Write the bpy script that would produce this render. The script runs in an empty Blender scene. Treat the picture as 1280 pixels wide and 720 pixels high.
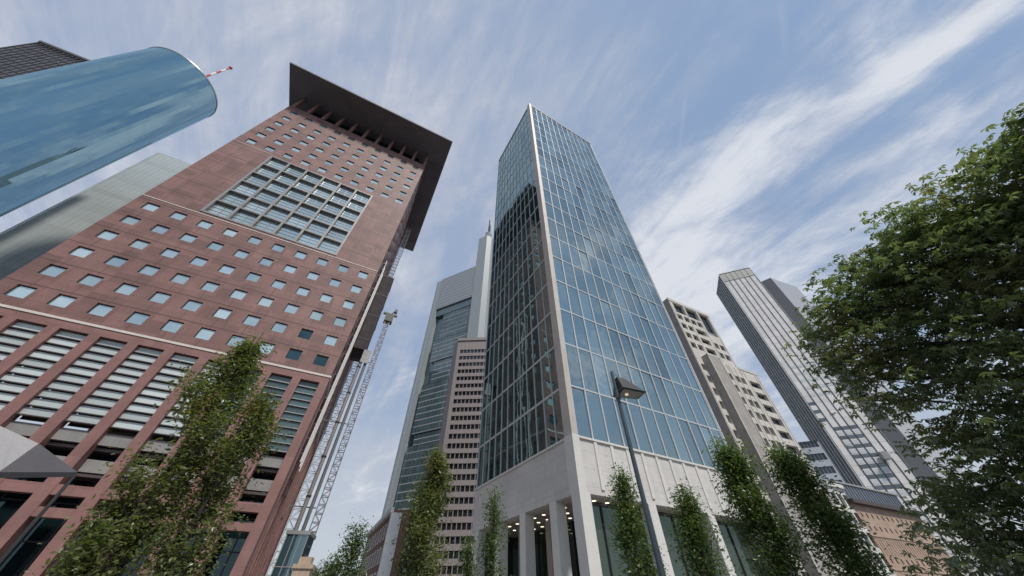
import bpy, math, random
import numpy as np
from mathutils import Matrix, Vector
R = math.radians
random.seed(7); rng = np.random.default_rng(7)
scene = bpy.context.scene
COL = scene.collection

# ------------------------------------------------------------------ camera
PITCH = 45.47; FPX = 402.0; CAMZ = 1.7
cd = bpy.data.cameras.new('camera'); cam = bpy.data.objects.new('camera', cd); COL.objects.link(cam)
cd.sensor_width = 36; cd.sensor_fit = 'HORIZONTAL'; cd.lens = 36 * FPX / 1280
cd.clip_start = 0.05; cd.clip_end = 6000
cam.location = (0, 0, CAMZ); cam.rotation_euler = (R(90 + PITCH), 0, 0)
scene.camera = cam
scene.render.resolution_x = 1024; scene.render.resolution_y = 576

# ------------------------------------------------------------------ light
SUN_AZ, SUN_EL = 146.0, 54.0            # degrees clockwise from the view direction
sd = bpy.data.lights.new('sun', 'SUN'); sun = bpy.data.objects.new('sun', sd); COL.objects.link(sun)
sd.energy = 2.9; sd.angle = R(5.0); sd.color = (1.0, 0.95, 0.88)
dvec = Vector((math.sin(R(SUN_AZ)) * math.cos(R(SUN_EL)), math.cos(R(SUN_AZ)) * math.cos(R(SUN_EL)), math.sin(R(SUN_EL))))
sun.rotation_euler = dvec.to_track_quat('Z', 'Y').to_euler()

vs = scene.view_settings
vs.view_transform = 'Standard'; vs.look = 'None'; vs.exposure = 0.18; vs.gamma = 1.0; vs.use_curve_mapping = False


class NT:
    """tiny node-tree writer"""
    def __init__(s, tree):
        s.t = tree; s.n = tree.nodes; s.l = tree.links
    def add(s, typ, **kw):
        n = s.n.new(typ)
        for k, v in kw.items(): setattr(n, k, v)
        return n
    def link(s, a, b): s.l.new(a, b)
    def val(s, sock, v):
        if isinstance(v, bpy.types.NodeSocket): s.link(v, sock)
        else: sock.default_value = v
    def math(s, op, a, b=None, c=None, clamp=False):
        n = s.add('ShaderNodeMath', operation=op, use_clamp=clamp)
        s.val(n.inputs[0], a)
        if b is not None: s.val(n.inputs[1], b)
        if c is not None: s.val(n.inputs[2], c)
        return n.outputs[0]
    def mix(s, f, a, b, typ='MIX'):
        n = s.add('ShaderNodeMix', data_type='RGBA', blend_type=typ)
        s.val(n.inputs['Factor'], f); s.val(n.inputs[6], a); s.val(n.inputs[7], b)
        return n.outputs[2]
    def noise(s, vec, scale, detail=4, rough=0.55, dist=0.0):
        n = s.add('ShaderNodeTexNoise'); s.link(vec, n.inputs['Vector'])
        n.inputs['Scale'].default_value = scale; n.inputs['Detail'].default_value = detail
        n.inputs['Roughness'].default_value = rough; n.inputs['Distortion'].default_value = dist
        return n.outputs[0]
    def ramp(s, f, lo, hi):
        n = s.add('ShaderNodeMapRange', interpolation_type='SMOOTHSTEP'); s.val(n.inputs[0], f)
        n.inputs[1].default_value = lo; n.inputs[2].default_value = hi
        return n.outputs[0]


# ------------------------------------------------------------------ sky
world = bpy.data.worlds.new('World'); scene.world = world; world.use_nodes = True
w = NT(world.node_tree); w.n.clear()
SKY_STRENGTH = 0.11
out = w.add('ShaderNodeOutputWorld'); bg = w.add('ShaderNodeBackground'); w.link(bg.outputs[0], out.inputs[0])
bg.inputs[1].default_value = SKY_STRENGTH
sky = w.add('ShaderNodeTexSky', sky_type='NISHITA'); sky.sun_disc = False
sky.sun_elevation = R(SUN_EL); sky.sun_rotation = R(SUN_AZ); sky.air_density = 1.3; sky.dust_density = 0.8; sky.ozone_density = 1.2
tc = w.add('ShaderNodeTexCoord'); sep = w.add('ShaderNodeSeparateXYZ'); w.link(tc.outputs['Generated'], sep.inputs[0])
X, Y, Z = sep.outputs
zc = w.math('MAXIMUM', Z, 0.06)
px = w.math('DIVIDE', X, zc); py = w.math('DIVIDE', Y, zc)       # where the ray meets a flat cloud layer
cmb = w.add('ShaderNodeCombineXYZ'); w.link(px, cmb.inputs[0]); w.link(py, cmb.inputs[1])
cm2 = w.add('ShaderNodeCombineXYZ'); zn = w.math('ADD', w.math('MAXIMUM', Z, 0.0), 0.22)
w.link(w.math('DIVIDE', X, zn), cm2.inputs[0]); w.link(w.math('DIVIDE', Y, zn), cm2.inputs[1])
P = cm2.outputs[0]
def streak_noise(rot, sx, sy, scale, detail, rough, dist, off=0.0):
    m = w.add('ShaderNodeMapping', vector_type='TEXTURE'); w.link(P, m.inputs[0])
    m.inputs['Location'].default_value = (off, off * 0.7, 0); m.inputs['Rotation'].default_value = (0, 0, R(-rot)); m.inputs['Scale'].default_value = (1 / sx, 1 / sy, 1)
    return w.noise(m.outputs[0], scale, detail, rough, dist)
def blob(cx, cy, rx, ry, rot=0.0, soft=1.0):
    c, s_ = math.cos(R(rot)), math.sin(R(rot))
    dx = w.math('SUBTRACT', px, cx); dy = w.math('SUBTRACT', py, cy)
    a = w.math('ADD', w.math('MULTIPLY', dx, c / rx), w.math('MULTIPLY', dy, s_ / rx))
    b = w.math('ADD', w.math('MULTIPLY', dx, -s_ / ry), w.math('MULTIPLY', dy, c / ry))
    q = w.math('ADD', w.math('MULTIPLY', a, a), w.math('MULTIPLY', b, b))
    return w.math('EXPONENT', w.math('MULTIPLY', q, -soft))
n1 = streak_noise(62, 0.55, 3.2, 3.4, 10, 0.62, 0.7)              # drawn-out cirrus
n2 = streak_noise(35, 1.0, 1.6, 3.4, 8, 0.62, 0.3, 3.1)          # broken puffs
n3 = streak_noise(20, 0.8, 1.0, 1.1, 5, 0.5, 0.2, 7.7)           # broad veil
# thicker banks: the white sheet to the right of the glass tower, its tails, the low bank, and unseen ones added behind the camera for glass reflections
banks = [(blob(0.71, 0.52, 0.34, 0.20, -71), 0.66), (blob(1.07, 0.13, 0.24, 0.06, -45), 0.66), (blob(1.22, 0.36, 0.34, 0.05, -40), 0.50), (blob(0.62, 0.85, 0.34, 0.26, -60), 0.5),
         (blob(1.55, 0.45, 0.28, 0.5, -50), 0.45), (blob(0.85, 1.15, 0.62, 0.42, 0), 0.92), (blob(1.7, 1.9, 0.8, 0.9, 0), 0.6), (blob(-1.9, 4.6, 1.6, 1.6, 0), 0.35), (blob(-2.2, 0.6, 0.8, 0.8, 0), 0.75), (blob(0.3, -1.6, 1.3, 0.7, 30), 0.40), (blob(1.7, -0.40, 0.40, 0.26, 0), 0.75), (blob(0.80, -0.16, 0.16, 0.12, 0), 0.55), (blob(1.15, -0.2, 0.1, 0.3, 20), 0.4),
         (blob(-0.75, 0.15, 0.75, 0.5, 0), 0.22), (blob(-0.15, 1.9, 0.8, 1.0, 0), 0.25), (blob(-1.3, -0.7, 0.7, 0.5, 0), 0.5)]
acc = None
for b_, k_ in banks:
    t_ = w.math('MULTIPLY', b_, k_); acc = t_ if acc is None else w.math('ADD', acc, t_)
wis = w.math('ADD', w.math('MULTIPLY', n1, 0.50), w.math('MULTIPLY', n2, 0.50))
dens = w.math('ADD', w.math('MULTIPLY', w.math('SUBTRACT', wis, 0.575), 2.1), w.math('MULTIPLY', acc, 0.56))
cl = w.ramp(dens, -0.22, 0.50)
leftv = w.ramp(w.math('SUBTRACT', w.math('MULTIPLY', py, 0.25), px), -0.45, 0.55)
veil = w.math('ADD', w.math('MULTIPLY', w.ramp(n3, 0.25, 0.70), 0.62), w.math('MULTIPLY', leftv, 0.55))
def trail(x0, y0, x1, y1, wd):                                   # thin contrails
    L = math.hypot(x1 - x0, y1 - y0); return blob((x0 + x1) / 2, (y0 + y1) / 2, L / 2, wd, math.degrees(math.atan2(y1 - y0, x1 - x0)))
tr = w.math('MULTIPLY', w.math('ADD', trail(0.52, 0.42, 0.46, 0.17, 0.006), trail(0.69, 0.14, 0.61, 0.03, 0.008)), 0.30)
mask = w.math('MAXIMUM', cl, tr, clamp=True)
K = 1.0 / SKY_STRENGTH
shade = w.ramp(w.math('ADD', n2, w.math('MULTIPLY', acc, 0.34)), 0.50, 0.86)
ccol = w.mix(shade, (0.36 * K, 0.415 * K, 0.54 * K, 1), (0.62 * K, 0.65 * K, 0.71 * K, 1))
skyc = w.mix(0.75, sky.outputs[0], (0.20 * K, 0.315 * K, 0.505 * K, 1))
vcol = w.mix(w.ramp(w.math('ADD', w.math('MULTIPLY', n2, 0.6), w.math('MULTIPLY', n1, 0.4)), 0.40, 0.64), (0.315 * K, 0.38 * K, 0.52 * K, 1), (0.47 * K, 0.50 * K, 0.57 * K, 1))
skyc = w.mix(veil, skyc, vcol)
low = w.ramp(Z, 0.52, 0.04)
skyc = w.mix(w.math('MULTIPLY', low, 0.88), skyc, (0.50 * K, 0.55 * K, 0.60 * K, 1))
w.link(w.mix(mask, skyc, ccol), bg.inputs[0])


# ------------------------------------------------------------------ materials
MATS = {}
def mat(name, base, rough=0.7, metal=0.0, var=0.12, vscale=0.6, bump=0.0, bscale=8.0, joints=None, jcol=0.55, stain=0.0, spec=0.5, emit=None, isl=0.0, slab=None):
    """base colour varied by noise; joints = list of (pitch along wall, pitch up, width, offset along, offset up)"""
    if name in MATS: return MATS[name]
    m = bpy.data.materials.new(name); m.use_nodes = True; MATS[name] = m
    t = NT(m.node_tree); b = t.n['Principled BSDF']
    c = t.add('ShaderNodeTexCoord'); v = c.outputs['Object']
    col = (base[0], base[1], base[2], 1)
    if var:
        f = t.noise(v, vscale, 6, 0.6); f2 = t.noise(v, vscale * 9, 4, 0.6)
        k = t.math('ADD', t.math('MULTIPLY', f, 0.65), t.math('MULTIPLY', f2, 0.35))
        k = t.ramp(k, 0.3, 0.7)
        lo = tuple(x * (1 - var) for x in base) + (1,); hi = tuple(min(1, x * (1 + var)) for x in base) + (1,)
        col = t.mix(k, lo, hi)
    if isl:
        g = t.add('ShaderNodeNewGeometry'); oi = t.add('ShaderNodeObjectInfo')
        rr = t.math('FRACT', t.math('ADD', g.outputs['Random Per Island'], t.math('MULTIPLY', oi.outputs['Random'], 7.31)))
        col = t.mix(rr, t.mix(1.0, col, (1 - isl, 1 - isl, 1 - isl, 1), 'MULTIPLY'), t.mix(1.0, col, (1 + isl, 1 + isl, 1 + isl, 1), 'MULTIPLY'))
    sp = t.add('ShaderNodeSeparateXYZ'); t.link(v, sp.inputs[0])
    along = t.math('ADD', sp.outputs[0], sp.outputs[1]); up = sp.outputs[2]
    if slab:                                                    # every slab of the cladding has its own tone
        pa_, pu_, am_ = slab; cb_ = t.add('ShaderNodeCombineXYZ')
        t.link(t.math('FLOOR', t.math('DIVIDE', along, pa_)), cb_.inputs[0]); t.link(t.math('FLOOR', t.math('DIVIDE', up, pu_)), cb_.inputs[1])
        wn = t.add('ShaderNodeTexWhiteNoise', noise_dimensions='2D'); t.link(cb_.outputs[0], wn.inputs['Vector'])
        g_ = t.math('ADD', t.math('MULTIPLY', wn.outputs['Value'], 2 * am_), 1 - am_); cc_ = t.add('ShaderNodeCombineColor')
        for q_ in range(3): t.link(g_, cc_.inputs[q_])
        col = t.mix(1.0, col, cc_.outputs[0], 'MULTIPLY')
    if joints:
        mx = None
        for pa, pu, wd, oa, ou in joints:
            for ax, p_, o_ in ((along, pa, oa), (up, pu, ou)):
                if not p_: continue
                fr = t.math('FRACT', t.math('DIVIDE', t.math('ADD', ax, o_ + 1000 * p_), p_))
                d = t.math('LESS_THAN', fr, wd / p_)
                mx = d if mx is None else t.math('MAXIMUM', mx, d)
        col = t.mix(t.math('MULTIPLY', mx, jcol), col, (base[0] * 0.28, base[1] * 0.28, base[2] * 0.28, 1))
    if stain:                                                   # rain streaks run down the wall
        mp = t.add('ShaderNodeMapping'); cb = t.add('ShaderNodeCombineXYZ'); t.link(along, cb.inputs[0]); t.link(up, cb.inputs[2])
        t.link(cb.outputs[0], mp.inputs[0]); mp.inputs['Scale'].default_value = (2.2, 1, 0.12)
        sfac = t.ramp(t.noise(mp.outputs[0], 1.0, 6, 0.65), 0.5, 0.75)
        col = t.mix(t.math('MULTIPLY', sfac, stain), col, (base[0] * 0.45, base[1] * 0.43, base[2] * 0.42, 1))
    t.val(b.inputs['Base Color'], col)
    b.inputs['Roughness'].default_value = rough; b.inputs['Metallic'].default_value = metal
    b.inputs['Specular IOR Level'].default_value = spec
    if emit:
        b.inputs['Emission Color'].default_value = (emit[0], emit[1], emit[2], 1); b.inputs['Emission Strength'].default_value = emit[3]
    if bump:
        bn = t.add('ShaderNodeBump'); bn.inputs['Strength'].default_value = bump; bn.inputs['Distance'].default_value = 0.05
        t.link(t.noise(v, bscale, 5, 0.6), bn.inputs['Height']); t.link(bn.outputs[0], b.inputs['Normal'])
    return m

def glass(name, body, tint, refl=0.5, rough=0.03, wave=0.012, wscale=0.5, var=0.35, bands=None):
    """coated facade glass: dark body seen through it under a mirror-like coat; each pane differs a little"""
    if name in MATS: return MATS[name]
    m = bpy.data.materials.new(name); m.use_nodes = True; MATS[name] = m
    t = NT(m.node_tree); t.n.clear(); o = t.add('ShaderNodeOutputMaterial')
    g = t.add('ShaderNodeNewGeometry'); oi = t.add('ShaderNodeObjectInfo')
    rr = t.math('FRACT', t.math('ADD', g.outputs['Random Per Island'], t.math('MULTIPLY', oi.outputs['Random'], 7.31)))
    c = t.add('ShaderNodeTexCoord'); v = c.outputs['Object']
    nz = t.noise(g.outputs['Position'], 0.16, 3, 0.5)
    k = t.math('ADD', t.math('MULTIPLY', rr, 0.55), t.math('MULTIPLY', nz, 0.45))
    lo = tuple(x * (1 - var) for x in body) + (1,); hi = tuple(x * (1 + var) for x in body) + (1,)
    df = t.add('ShaderNodeBsdfDiffuse'); t.link(t.mix(k, lo, hi), df.inputs[0])
    gl = t.add('ShaderNodeBsdfGlossy'); gl.inputs['Roughness'].default_value = rough
    lo2 = tuple(x * (1 - var * 0.45) for x in tint) + (1,); hi2 = tuple(min(1, x * (1 + var * 0.45)) for x in tint) + (1,)
    t.link(t.mix(k, lo2, hi2), gl.inputs[0])
    bn = t.add('ShaderNodeBump'); bn.inputs['Strength'].default_value = 1.0; bn.inputs['Distance'].default_value = wave
    t.link(t.noise(g.outputs['Position'], wscale, 2, 0.4), bn.inputs['Height']); t.link(bn.outputs[0], gl.inputs['Normal'])
    lw = t.add('ShaderNodeLayerWeight'); lw.inputs['Blend'].default_value = 0.3
    fz = t.math('MAXIMUM', lw.outputs['Fresnel'], t.math('POWER', lw.outputs['Facing'], 3.0))
    fac = t.math('ADD', t.math('MULTIPLY', fz, 1 - refl), refl, clamp=True)
    mx = t.add('ShaderNodeMixShader'); t.link(fac, mx.inputs[0]); t.link(df.outputs[0], mx.inputs[1]); t.link(gl.outputs[0], mx.inputs[2])
    t.link(mx.outputs[0], o.inputs[0])
    return m

def leaf_mat(name, lo, hi, warm):
    m = bpy.data.materials.new(name); m.use_nodes = True; t = NT(m.node_tree); t.n.clear(); o = t.add('ShaderNodeOutputMaterial')
    g = t.add('ShaderNodeNewGeometry'); c = t.add('ShaderNodeTexCoord')
    n = t.noise(c.outputs['Object'], 0.9, 3, 0.5)
    k = t.math('ADD', t.math('MULTIPLY', g.outputs['Random Per Island'], 0.5), t.math('MULTIPLY', t.ramp(n, 0.35, 0.65), 0.5))
    col = t.mix(k, lo + (1,), hi + (1,))
    w2 = t.math('MULTIPLY', t.ramp(t.noise(c.outputs['Object'], 0.55, 2, 0.5), 0.55, 0.72), 0.7)
    col = t.mix(w2, col, warm + (1,))
    p = t.add('ShaderNodeBsdfPrincipled'); t.link(col, p.inputs['Base Color']); p.inputs['Roughness'].default_value = 0.36
    p.inputs['Specular IOR Level'].default_value = 0.85
    tl = t.add('ShaderNodeBsdfTranslucent'); t.link(t.mix(1.0, col, (1.5, 1.7, 0.7, 1), 'MULTIPLY'), tl.inputs[0])
    mx = t.add('ShaderNodeMixShader'); mx.inputs[0].default_value = 0.40
    t.link(p.outputs[0], mx.inputs[1]); t.link(tl.outputs[0], mx.inputs[2]); t.link(mx.outputs[0], o.inputs[0])
    return m


# ------------------------------------------------------------------ mesh helpers
class MB:
    def __init__(s): s.v = []; s.f = []; s.m = []
    def quad(s, pts, mi=0):
        i = len(s.v); s.v += [tuple(p) for p in pts]; s.f.append(tuple(range(i, i + len(pts)))); s.m.append(mi)
    def box(s, x0, x1, y0, y1, z0, z1, mi=0):
        i = len(s.v)
        s.v += [(x, y, z) for z in (z0, z1) for y in (y0, y1) for x in (x0, x1)]
        for f in ((0, 2, 3, 1), (4, 5, 7, 6), (0, 1, 5, 4), (2, 6, 7, 3), (0, 4, 6, 2), (1, 3, 7, 5)):
            s.f.append(tuple(i + q for q in f)); s.m.append(mi)
        return s
    def prism(s, poly, z0, z1, mi=0, top=None):
        n = len(poly); i = len(s.v); tp = top or poly
        s.v += [(p[0], p[1], z0) for p in poly] + [(p[0], p[1], z1) for p in tp]
        s.f.append(tuple(i + n - 1 - k for k in range(n))); s.m.append(mi)
        s.f.append(tuple(i + n + k for k in range(n))); s.m.append(mi)
        for k in range(n):
            k2 = (k + 1) % n; s.f.append((i + k, i + k2, i + n + k2, i + n + k)); s.m.append(mi)
        return s
    def tube(s, p0, p1, r0, r1=None, n=8, mi=0, caps=True):
        r1 = r0 if r1 is None else r1; p0 = Vector(p0); p1 = Vector(p1); d = (p1 - p0).normalized()
        a = d.orthogonal().normalized(); b = d.cross(a); i = len(s.v)
        for p, r in ((p0, r0), (p1, r1)):
            for k in range(n):
                an = 2 * math.pi * k / n; s.v.append(tuple(p + a * (r * math.cos(an)) + b * (r * math.sin(an))))
        for k in range(n):
            k2 = (k + 1) % n; s.f.append((i + k, i + k2, i + n + k2, i + n + k)); s.m.append(mi)
        if caps:
            s.f.append(tuple(i + n - 1 - k for k in range(n))); s.m.append(mi)
            s.f.append(tuple(i + n + k for k in range(n))); s.m.append(mi)
        return s
    def wall(s, W, z0, z1, ops, depth, mi=0, rev=0, x0=0.0):
        """outer skin in the plane y=0 with real openings and reveals `depth` deep"""
        xs = sorted({x0, W} | {round(o[0], 4) for o in ops} | {round(o[1], 4) for o in ops})
        zs = sorted({z0, z1} | {round(o[2], 4) for o in ops} | {round(o[3], 4) for o in ops})
        xs = [x for x in xs if x0 - 1e-6 <= x <= W + 1e-6]; zs = [z for z in zs if z0 - 1e-6 <= z <= z1 + 1e-6]
        for a, b in zip(zs, zs[1:]):
            run = None
            for c, d in zip(xs, xs[1:]):
                mx_, mz = (c + d) / 2, (a + b) / 2
                hole = any(o[0] < mx_ < o[1] and o[2] < mz < o[3] for o in ops)
                if hole:
                    if run is not None: s.quad([(run, 0, a), (c, 0, a), (c, 0, b), (run, 0, b)], mi); run = None
                elif run is None: run = c
            if run is not None: s.quad([(run, 0, a), (xs[-1], 0, a), (xs[-1], 0, b), (run, 0, b)], mi)
        for a, b, c, d in ops:
            s.quad([(a, 0, c), (a, 0, d), (a, depth, d), (a, depth, c)], rev); s.quad([(b, 0, c), (b, depth, c), (b, depth, d), (b, 0, d)], rev)
            s.quad([(a, 0, d), (b, 0, d), (b, depth, d), (a, depth, d)], rev); s.quad([(a, 0, c), (a, depth, c), (b, depth, c), (b, 0, c)], rev)
        return s
    def merge(s, o, M=None):
        i = len(s.v)
        s.v += [tuple(M @ Vector(p)) for p in o.v] if M is not None else o.v
        s.f += [tuple(i + k for k in f) for f in o.f]; s.m += o.m
        return s
    def mesh(s, name, mats, smooth=False):
        me = bpy.data.meshes.new(name); me.from_pydata(s.v, [], s.f)
        for m in mats: me.materials.append(m)
        me.polygons.foreach_set('material_index', s.m)
        if smooth: me.polygons.foreach_set('use_smooth', [True] * len(s.f))
        me.update(); return me
    def obj(s, name, mats, parent=None, loc=(0, 0, 0), rz=0.0, smooth=False):
        o = bpy.data.objects.new(name, s.mesh(name, mats if isinstance(mats, (list, tuple)) else [mats], smooth))
        COL.objects.link(o); o.parent = parent; o.location = loc; o.rotation_euler = (0, 0, rz); return o

def tag(o, label=None, cat=None, group=None, kind=None):
    if label: o['label'] = label
    if cat: o['category'] = cat
    if group: o['group'] = group
    if kind: o['kind'] = kind
    return o
def thing(name, label, cat, loc=(0, 0, 0), az=90.0, group=None):
    """an Empty at the thing's base; its local x runs along compass direction az (0 = view direction), local y runs away behind it"""
    o = bpy.data.objects.new(name, None); COL.objects.link(o); o.location = loc; o.rotation_euler = (0, 0, R(90 - az)); o.empty_display_size = 0.5
    return tag(o, label, cat, group)
def pol(az, d, z=0.0): return (d * math.sin(R(az)), d * math.cos(R(az)), z)

FRONT = (0.0, 0.0, 0.0)
def side_right(W): return (W, 0.0, R(90))       # x, y, rotation of the right-hand wall (its x runs back)
def side_left(D): return (0.0, D, R(-90))       # left-hand wall, its x runs from the back to the front
def fmat(face): return Matrix.Translation((face[0], face[1], 0)) @ Matrix.Rotation(face[2], 4, 'Z')
_cam_inv = (Matrix.Translation((0, 0, CAMZ)) @ Matrix.Rotation(R(90 + PITCH), 4, 'X')).inverted()
def seen(p):
    """projected size weight of a point (0 when outside the frame)"""
    q = _cam_inv @ p
    if q.z > -0.1: return 0.0
    u, v = q.x / -q.z * FPX, q.y / -q.z * FPX
    if abs(u) > 660 or abs(v) > 380: return 0.0
    return 1.0 / (q.z * q.z)
def many(name, proto, mats, items, root, limit=100, child=None, jitter=0.0, copies=True):
    """items: (face, x, y, z). The `limit` that show largest become parts, the rest one part of kind stuff"""
    RW = Matrix.Translation(root.location) @ Matrix.Rotation(root.rotation_euler[2], 4, 'Z')
    sc = []
    for it in items:
        face, x, y, z = it; M = fmat(face) @ Matrix.Translation((x, y, z))
        nrm = (RW @ M).to_3x3() @ Vector((0, -1, 0)); p = (RW @ M).translation; tocam = (Vector((0, 0, CAMZ)) - p)
        if jitter: M = M @ Matrix.Rotation(random.gauss(0, jitter), 4, 'Z') @ Matrix.Rotation(random.gauss(0, jitter), 4, 'X')
        facing = max(0.0, nrm.dot(tocam.normalized()))
        sc.append((seen(p) * facing, M))
    sc.sort(key=lambda a: -a[0])
    me = proto.mesh(name, mats); cme = child[1].mesh(child[0], child[2]) if child else None
    for wgt, M in sc[:limit]:
        o = bpy.data.objects.new(name, me); COL.objects.link(o); o.parent = root; o.matrix_local = M
        if child:
            c = bpy.data.objects.new(child[0], cme); COL.objects.link(c); c.parent = o
    if len(sc) > limit:
        mb = MB(); mc = list(mats)
        for wgt, M in sc[limit:]:
            mb.merge(proto, M)
            if child:
                q = MB(); q.v = child[1].v; q.f = child[1].f; q.m = [k + len(mats) for k in child[1].m]; mb.merge(q, M)
        o = mb.obj(name, mc + (list(child[2]) if child else []), root); o['kind'] = 'stuff'
    return

# ------------------------------------------------------------------ ground and streets
m_asph = mat('asphalt', (0.05, 0.05, 0.052), 0.9, var=0.25, vscale=0.8, bump=0.4, bscale=40)
m_pave = mat('paving', (0.26, 0.25, 0.235), 0.85, var=0.15, vscale=0.5, joints=[(0.6, 0, 0.015, 0, 0)], bump=0.15, bscale=30)
m_kerb = mat('kerb_stone', (0.33, 0.32, 0.30), 0.8)
m_white = mat('road_paint', (0.75, 0.75, 0.72), 0.6)
tag(MB().box(-3000, 3000, -3000, 3000, -0.5, 0.0).obj('ground', m_asph), kind='structure')
p = thing('pavement', None, None, (0, 0, 0), 60.5); p['kind'] = 'structure'
pv = MB().box(-60, 120, -3, 16, 0.004, 0.13).obj('paving', m_pave, p); MB().box(-60, 120, -3.3, -3.002, 0.004, 0.14).obj('kerb', m_kerb, p)
for k in range(26): MB().box(-60 + k * 6, -57 + k * 6, -8.0, -7.86, 0.001, 0.004).obj('lane_mark', m_white, p)
tag(MB().box(-150, 20, 24, 300, 0.004, 0.125).obj('plaza', m_pave), kind='structure')

# ------------------------------------------------------------------ red stone tower with the floating roof
m_red = mat('red_stone', (0.215, 0.114, 0.100), 0.62, var=0.18, vscale=0.35, slab=(1.845, 1.94, 0.20), joints=[(3.69, 0, 0.07, 1.31, 0), (0, 3.88, 0.14, 0, 1.0), (1.23, 0.97, 0.018, 0.08, 0.2)], jcol=0.8, stain=0.22, bump=0.05)
m_red2 = mat('red_pier_stone', (0.245, 0.125, 0.111), 0.6, slab=(1.0, 1.29, 0.10), var=0.12, vscale=0.5, joints=[(0, 1.29, 0.02, 0, 0)], jcol=0.5, stain=0.15)
m_band = mat('pale_band', (0.62, 0.56, 0.52), 0.6, stain=0.2)
m_alu = mat('pale_metal', (0.36, 0.355, 0.35), 0.4, metal=0.35, var=0.08)
m_darkm = mat('dark_metal', (0.035, 0.033, 0.034), 0.5, var=0.1)
m_brown = mat('brown_metal', (0.075, 0.058, 0.055), 0.55, var=0.12)
m_gridf = mat('grid_frame_metal', (0.27, 0.255, 0.25), 0.5, metal=0.2, var=0.1)
m_slab = mat('roof_soffit', (0.175, 0.158, 0.170), 0.7, var=0.2, vscale=0.15, joints=[(3.69, 0, 0.06, 0, 0)], jcol=0.4)
m_win = glass('window_glass', (0.38, 0.50, 0.51), (0.78, 0.95, 0.96), refl=0.52, wave=0.006, var=0.5)
m_wdark = glass('dark_window_glass', (0.010, 0.022, 0.026), (0.35, 0.5, 0.55), refl=0.12, wave=0.004, var=0.3)
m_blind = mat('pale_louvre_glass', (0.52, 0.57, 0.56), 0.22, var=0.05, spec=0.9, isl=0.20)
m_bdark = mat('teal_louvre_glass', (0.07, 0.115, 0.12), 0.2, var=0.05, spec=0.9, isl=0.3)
m_conc = mat('grey_concrete', (0.27, 0.26, 0.25), 0.85, var=0.15, stain=0.35)
W, DEP = 37.8, 37.8
jc = thing('red_stone_tower', 'red stone office tower with square windows and a floating dark flat roof', 'office tower', (-60.85, 26.16, 0), 63.3)
colx = [2.38 + 3.69 * k for k in range(10)]
rows_lo = [28.85 + 3.88 * k for k in range(6)]; rows_lo = [28.85, 32.6, 36.45, 40.4, 44.3, 48.2]
rows_hi = [76.5 + 3.95 * k for k in range(6)]
HW = 0.86
def wrect(x, z): return (x - HW, x + HW, z - HW, z + HW)
pierx = [0.535 + 3.69 * k for k in range(11)]
bays = [(pierx[k] + 0.52, pierx[k + 1] - 0.52, 15.8, 25.45) for k in range(10)]
GX0, GX1, GZ0, GZ1 = 7.75, 29.55, 51.0, 74.0
wl = [(x, z) for z in rows_lo + rows_hi for x in colx]
front_ops = [wrect(x, z) for x, z in wl] + [(GX0, GX1, GZ0, GZ1)]
side_rows = rows_lo + [52.1 + 3.95 * k for k in range(6)] + rows_hi
sl = [(x, z) for z in side_rows for x in colx]
side_ops = [wrect(x, z) for x, z in sl]
mb = MB().wall(W, 26.75, 100, front_ops, 0.4, 0, 0)
fr, sr, slf = FRONT, side_right(W), side_left(DEP)
mb.merge(MB().wall(DEP, 26.75, 100, side_ops, 0.4), fmat(sr)); mb.merge(MB().wall(DEP, 26.75, 100, side_ops, 0.4), fmat(slf))
mb.quad([(W, DEP, 0), (0, DEP, 0), (0, DEP, 100), (W, DEP, 100)]); mb.quad([(0, 0, 100), (W, 0, 100), (W, DEP, 100), (0, DEP, 100)])
mb.obj('wall', m_red, jc)
MB().box(0.6, W - 0.6, 0.75, DEP - 0.6, 26.8, 99.9).obj('core', m_darkm, jc)
# white string courses
MB().box(-0.06, W + 0.06, -0.09, -0.002, 26.45, 26.75).obj('string_course', m_band, jc)
MB().box(W + 0.002, W + 0.09, 0, DEP, 26.45, 26.75).obj('string_course', m_band, jc)
MB().box(0.0, W, -0.06, -0.002, 50.2, 50.36).obj('string_course', m_band, jc)
MB().box(0.0, GX0 - 0.4, -0.05, -0.002, 74.55, 74.68).obj('string_course', m_band, jc)
wf = MB(); t_ = 0.075
wf.box(-HW, HW, -t_, t_, -HW, -HW + t_).box(-HW, HW, -t_, t_, HW - t_, HW).box(-HW, -HW + t_, -t_, t_, -HW + t_, HW - t_).box(HW - t_, HW, -t_, t_, -HW + t_, HW - t_)
pane = MB(); pane.quad([(-HW + t_, 0.01, -HW + t_), (HW - t_, 0.01, -HW + t_), (HW - t_, 0.01, HW - t_), (-HW + t_, 0.01, HW - t_)])
items = [(fr, x, 0.22, z) for x, z in wl] + [(sr, x, 0.22, z) for x, z in sl] + [(slf, x, 0.22, z) for x, z in sl]
many('window', wf, [m_darkm], items, jc, 100, ('pane', pane, [m_win]), jitter=0.004)
m_wteal = glass('teal_window_glass', (0.012, 0.04, 0.05), (0.35, 0.5, 0.55), refl=0.16, wave=0.004, var=0.3)  # dark teal glass for a few single windows
pd_ = pane.mesh('pane', [m_wteal])
for o in list(jc.children):                                     # a few windows of the lowest row stand dark
    if o.name.startswith('window') and o.children and o.location.y < 1 and any(abs(o.location.x - colx[c]) < .1 and abs(o.location.z - rows_lo[q]) < .1 for c, q in ((9, 0), (8, 0), (8, 1))):
        o.children[0].data = pd_; o['label'] = 'window with dark teal glass'
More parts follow.
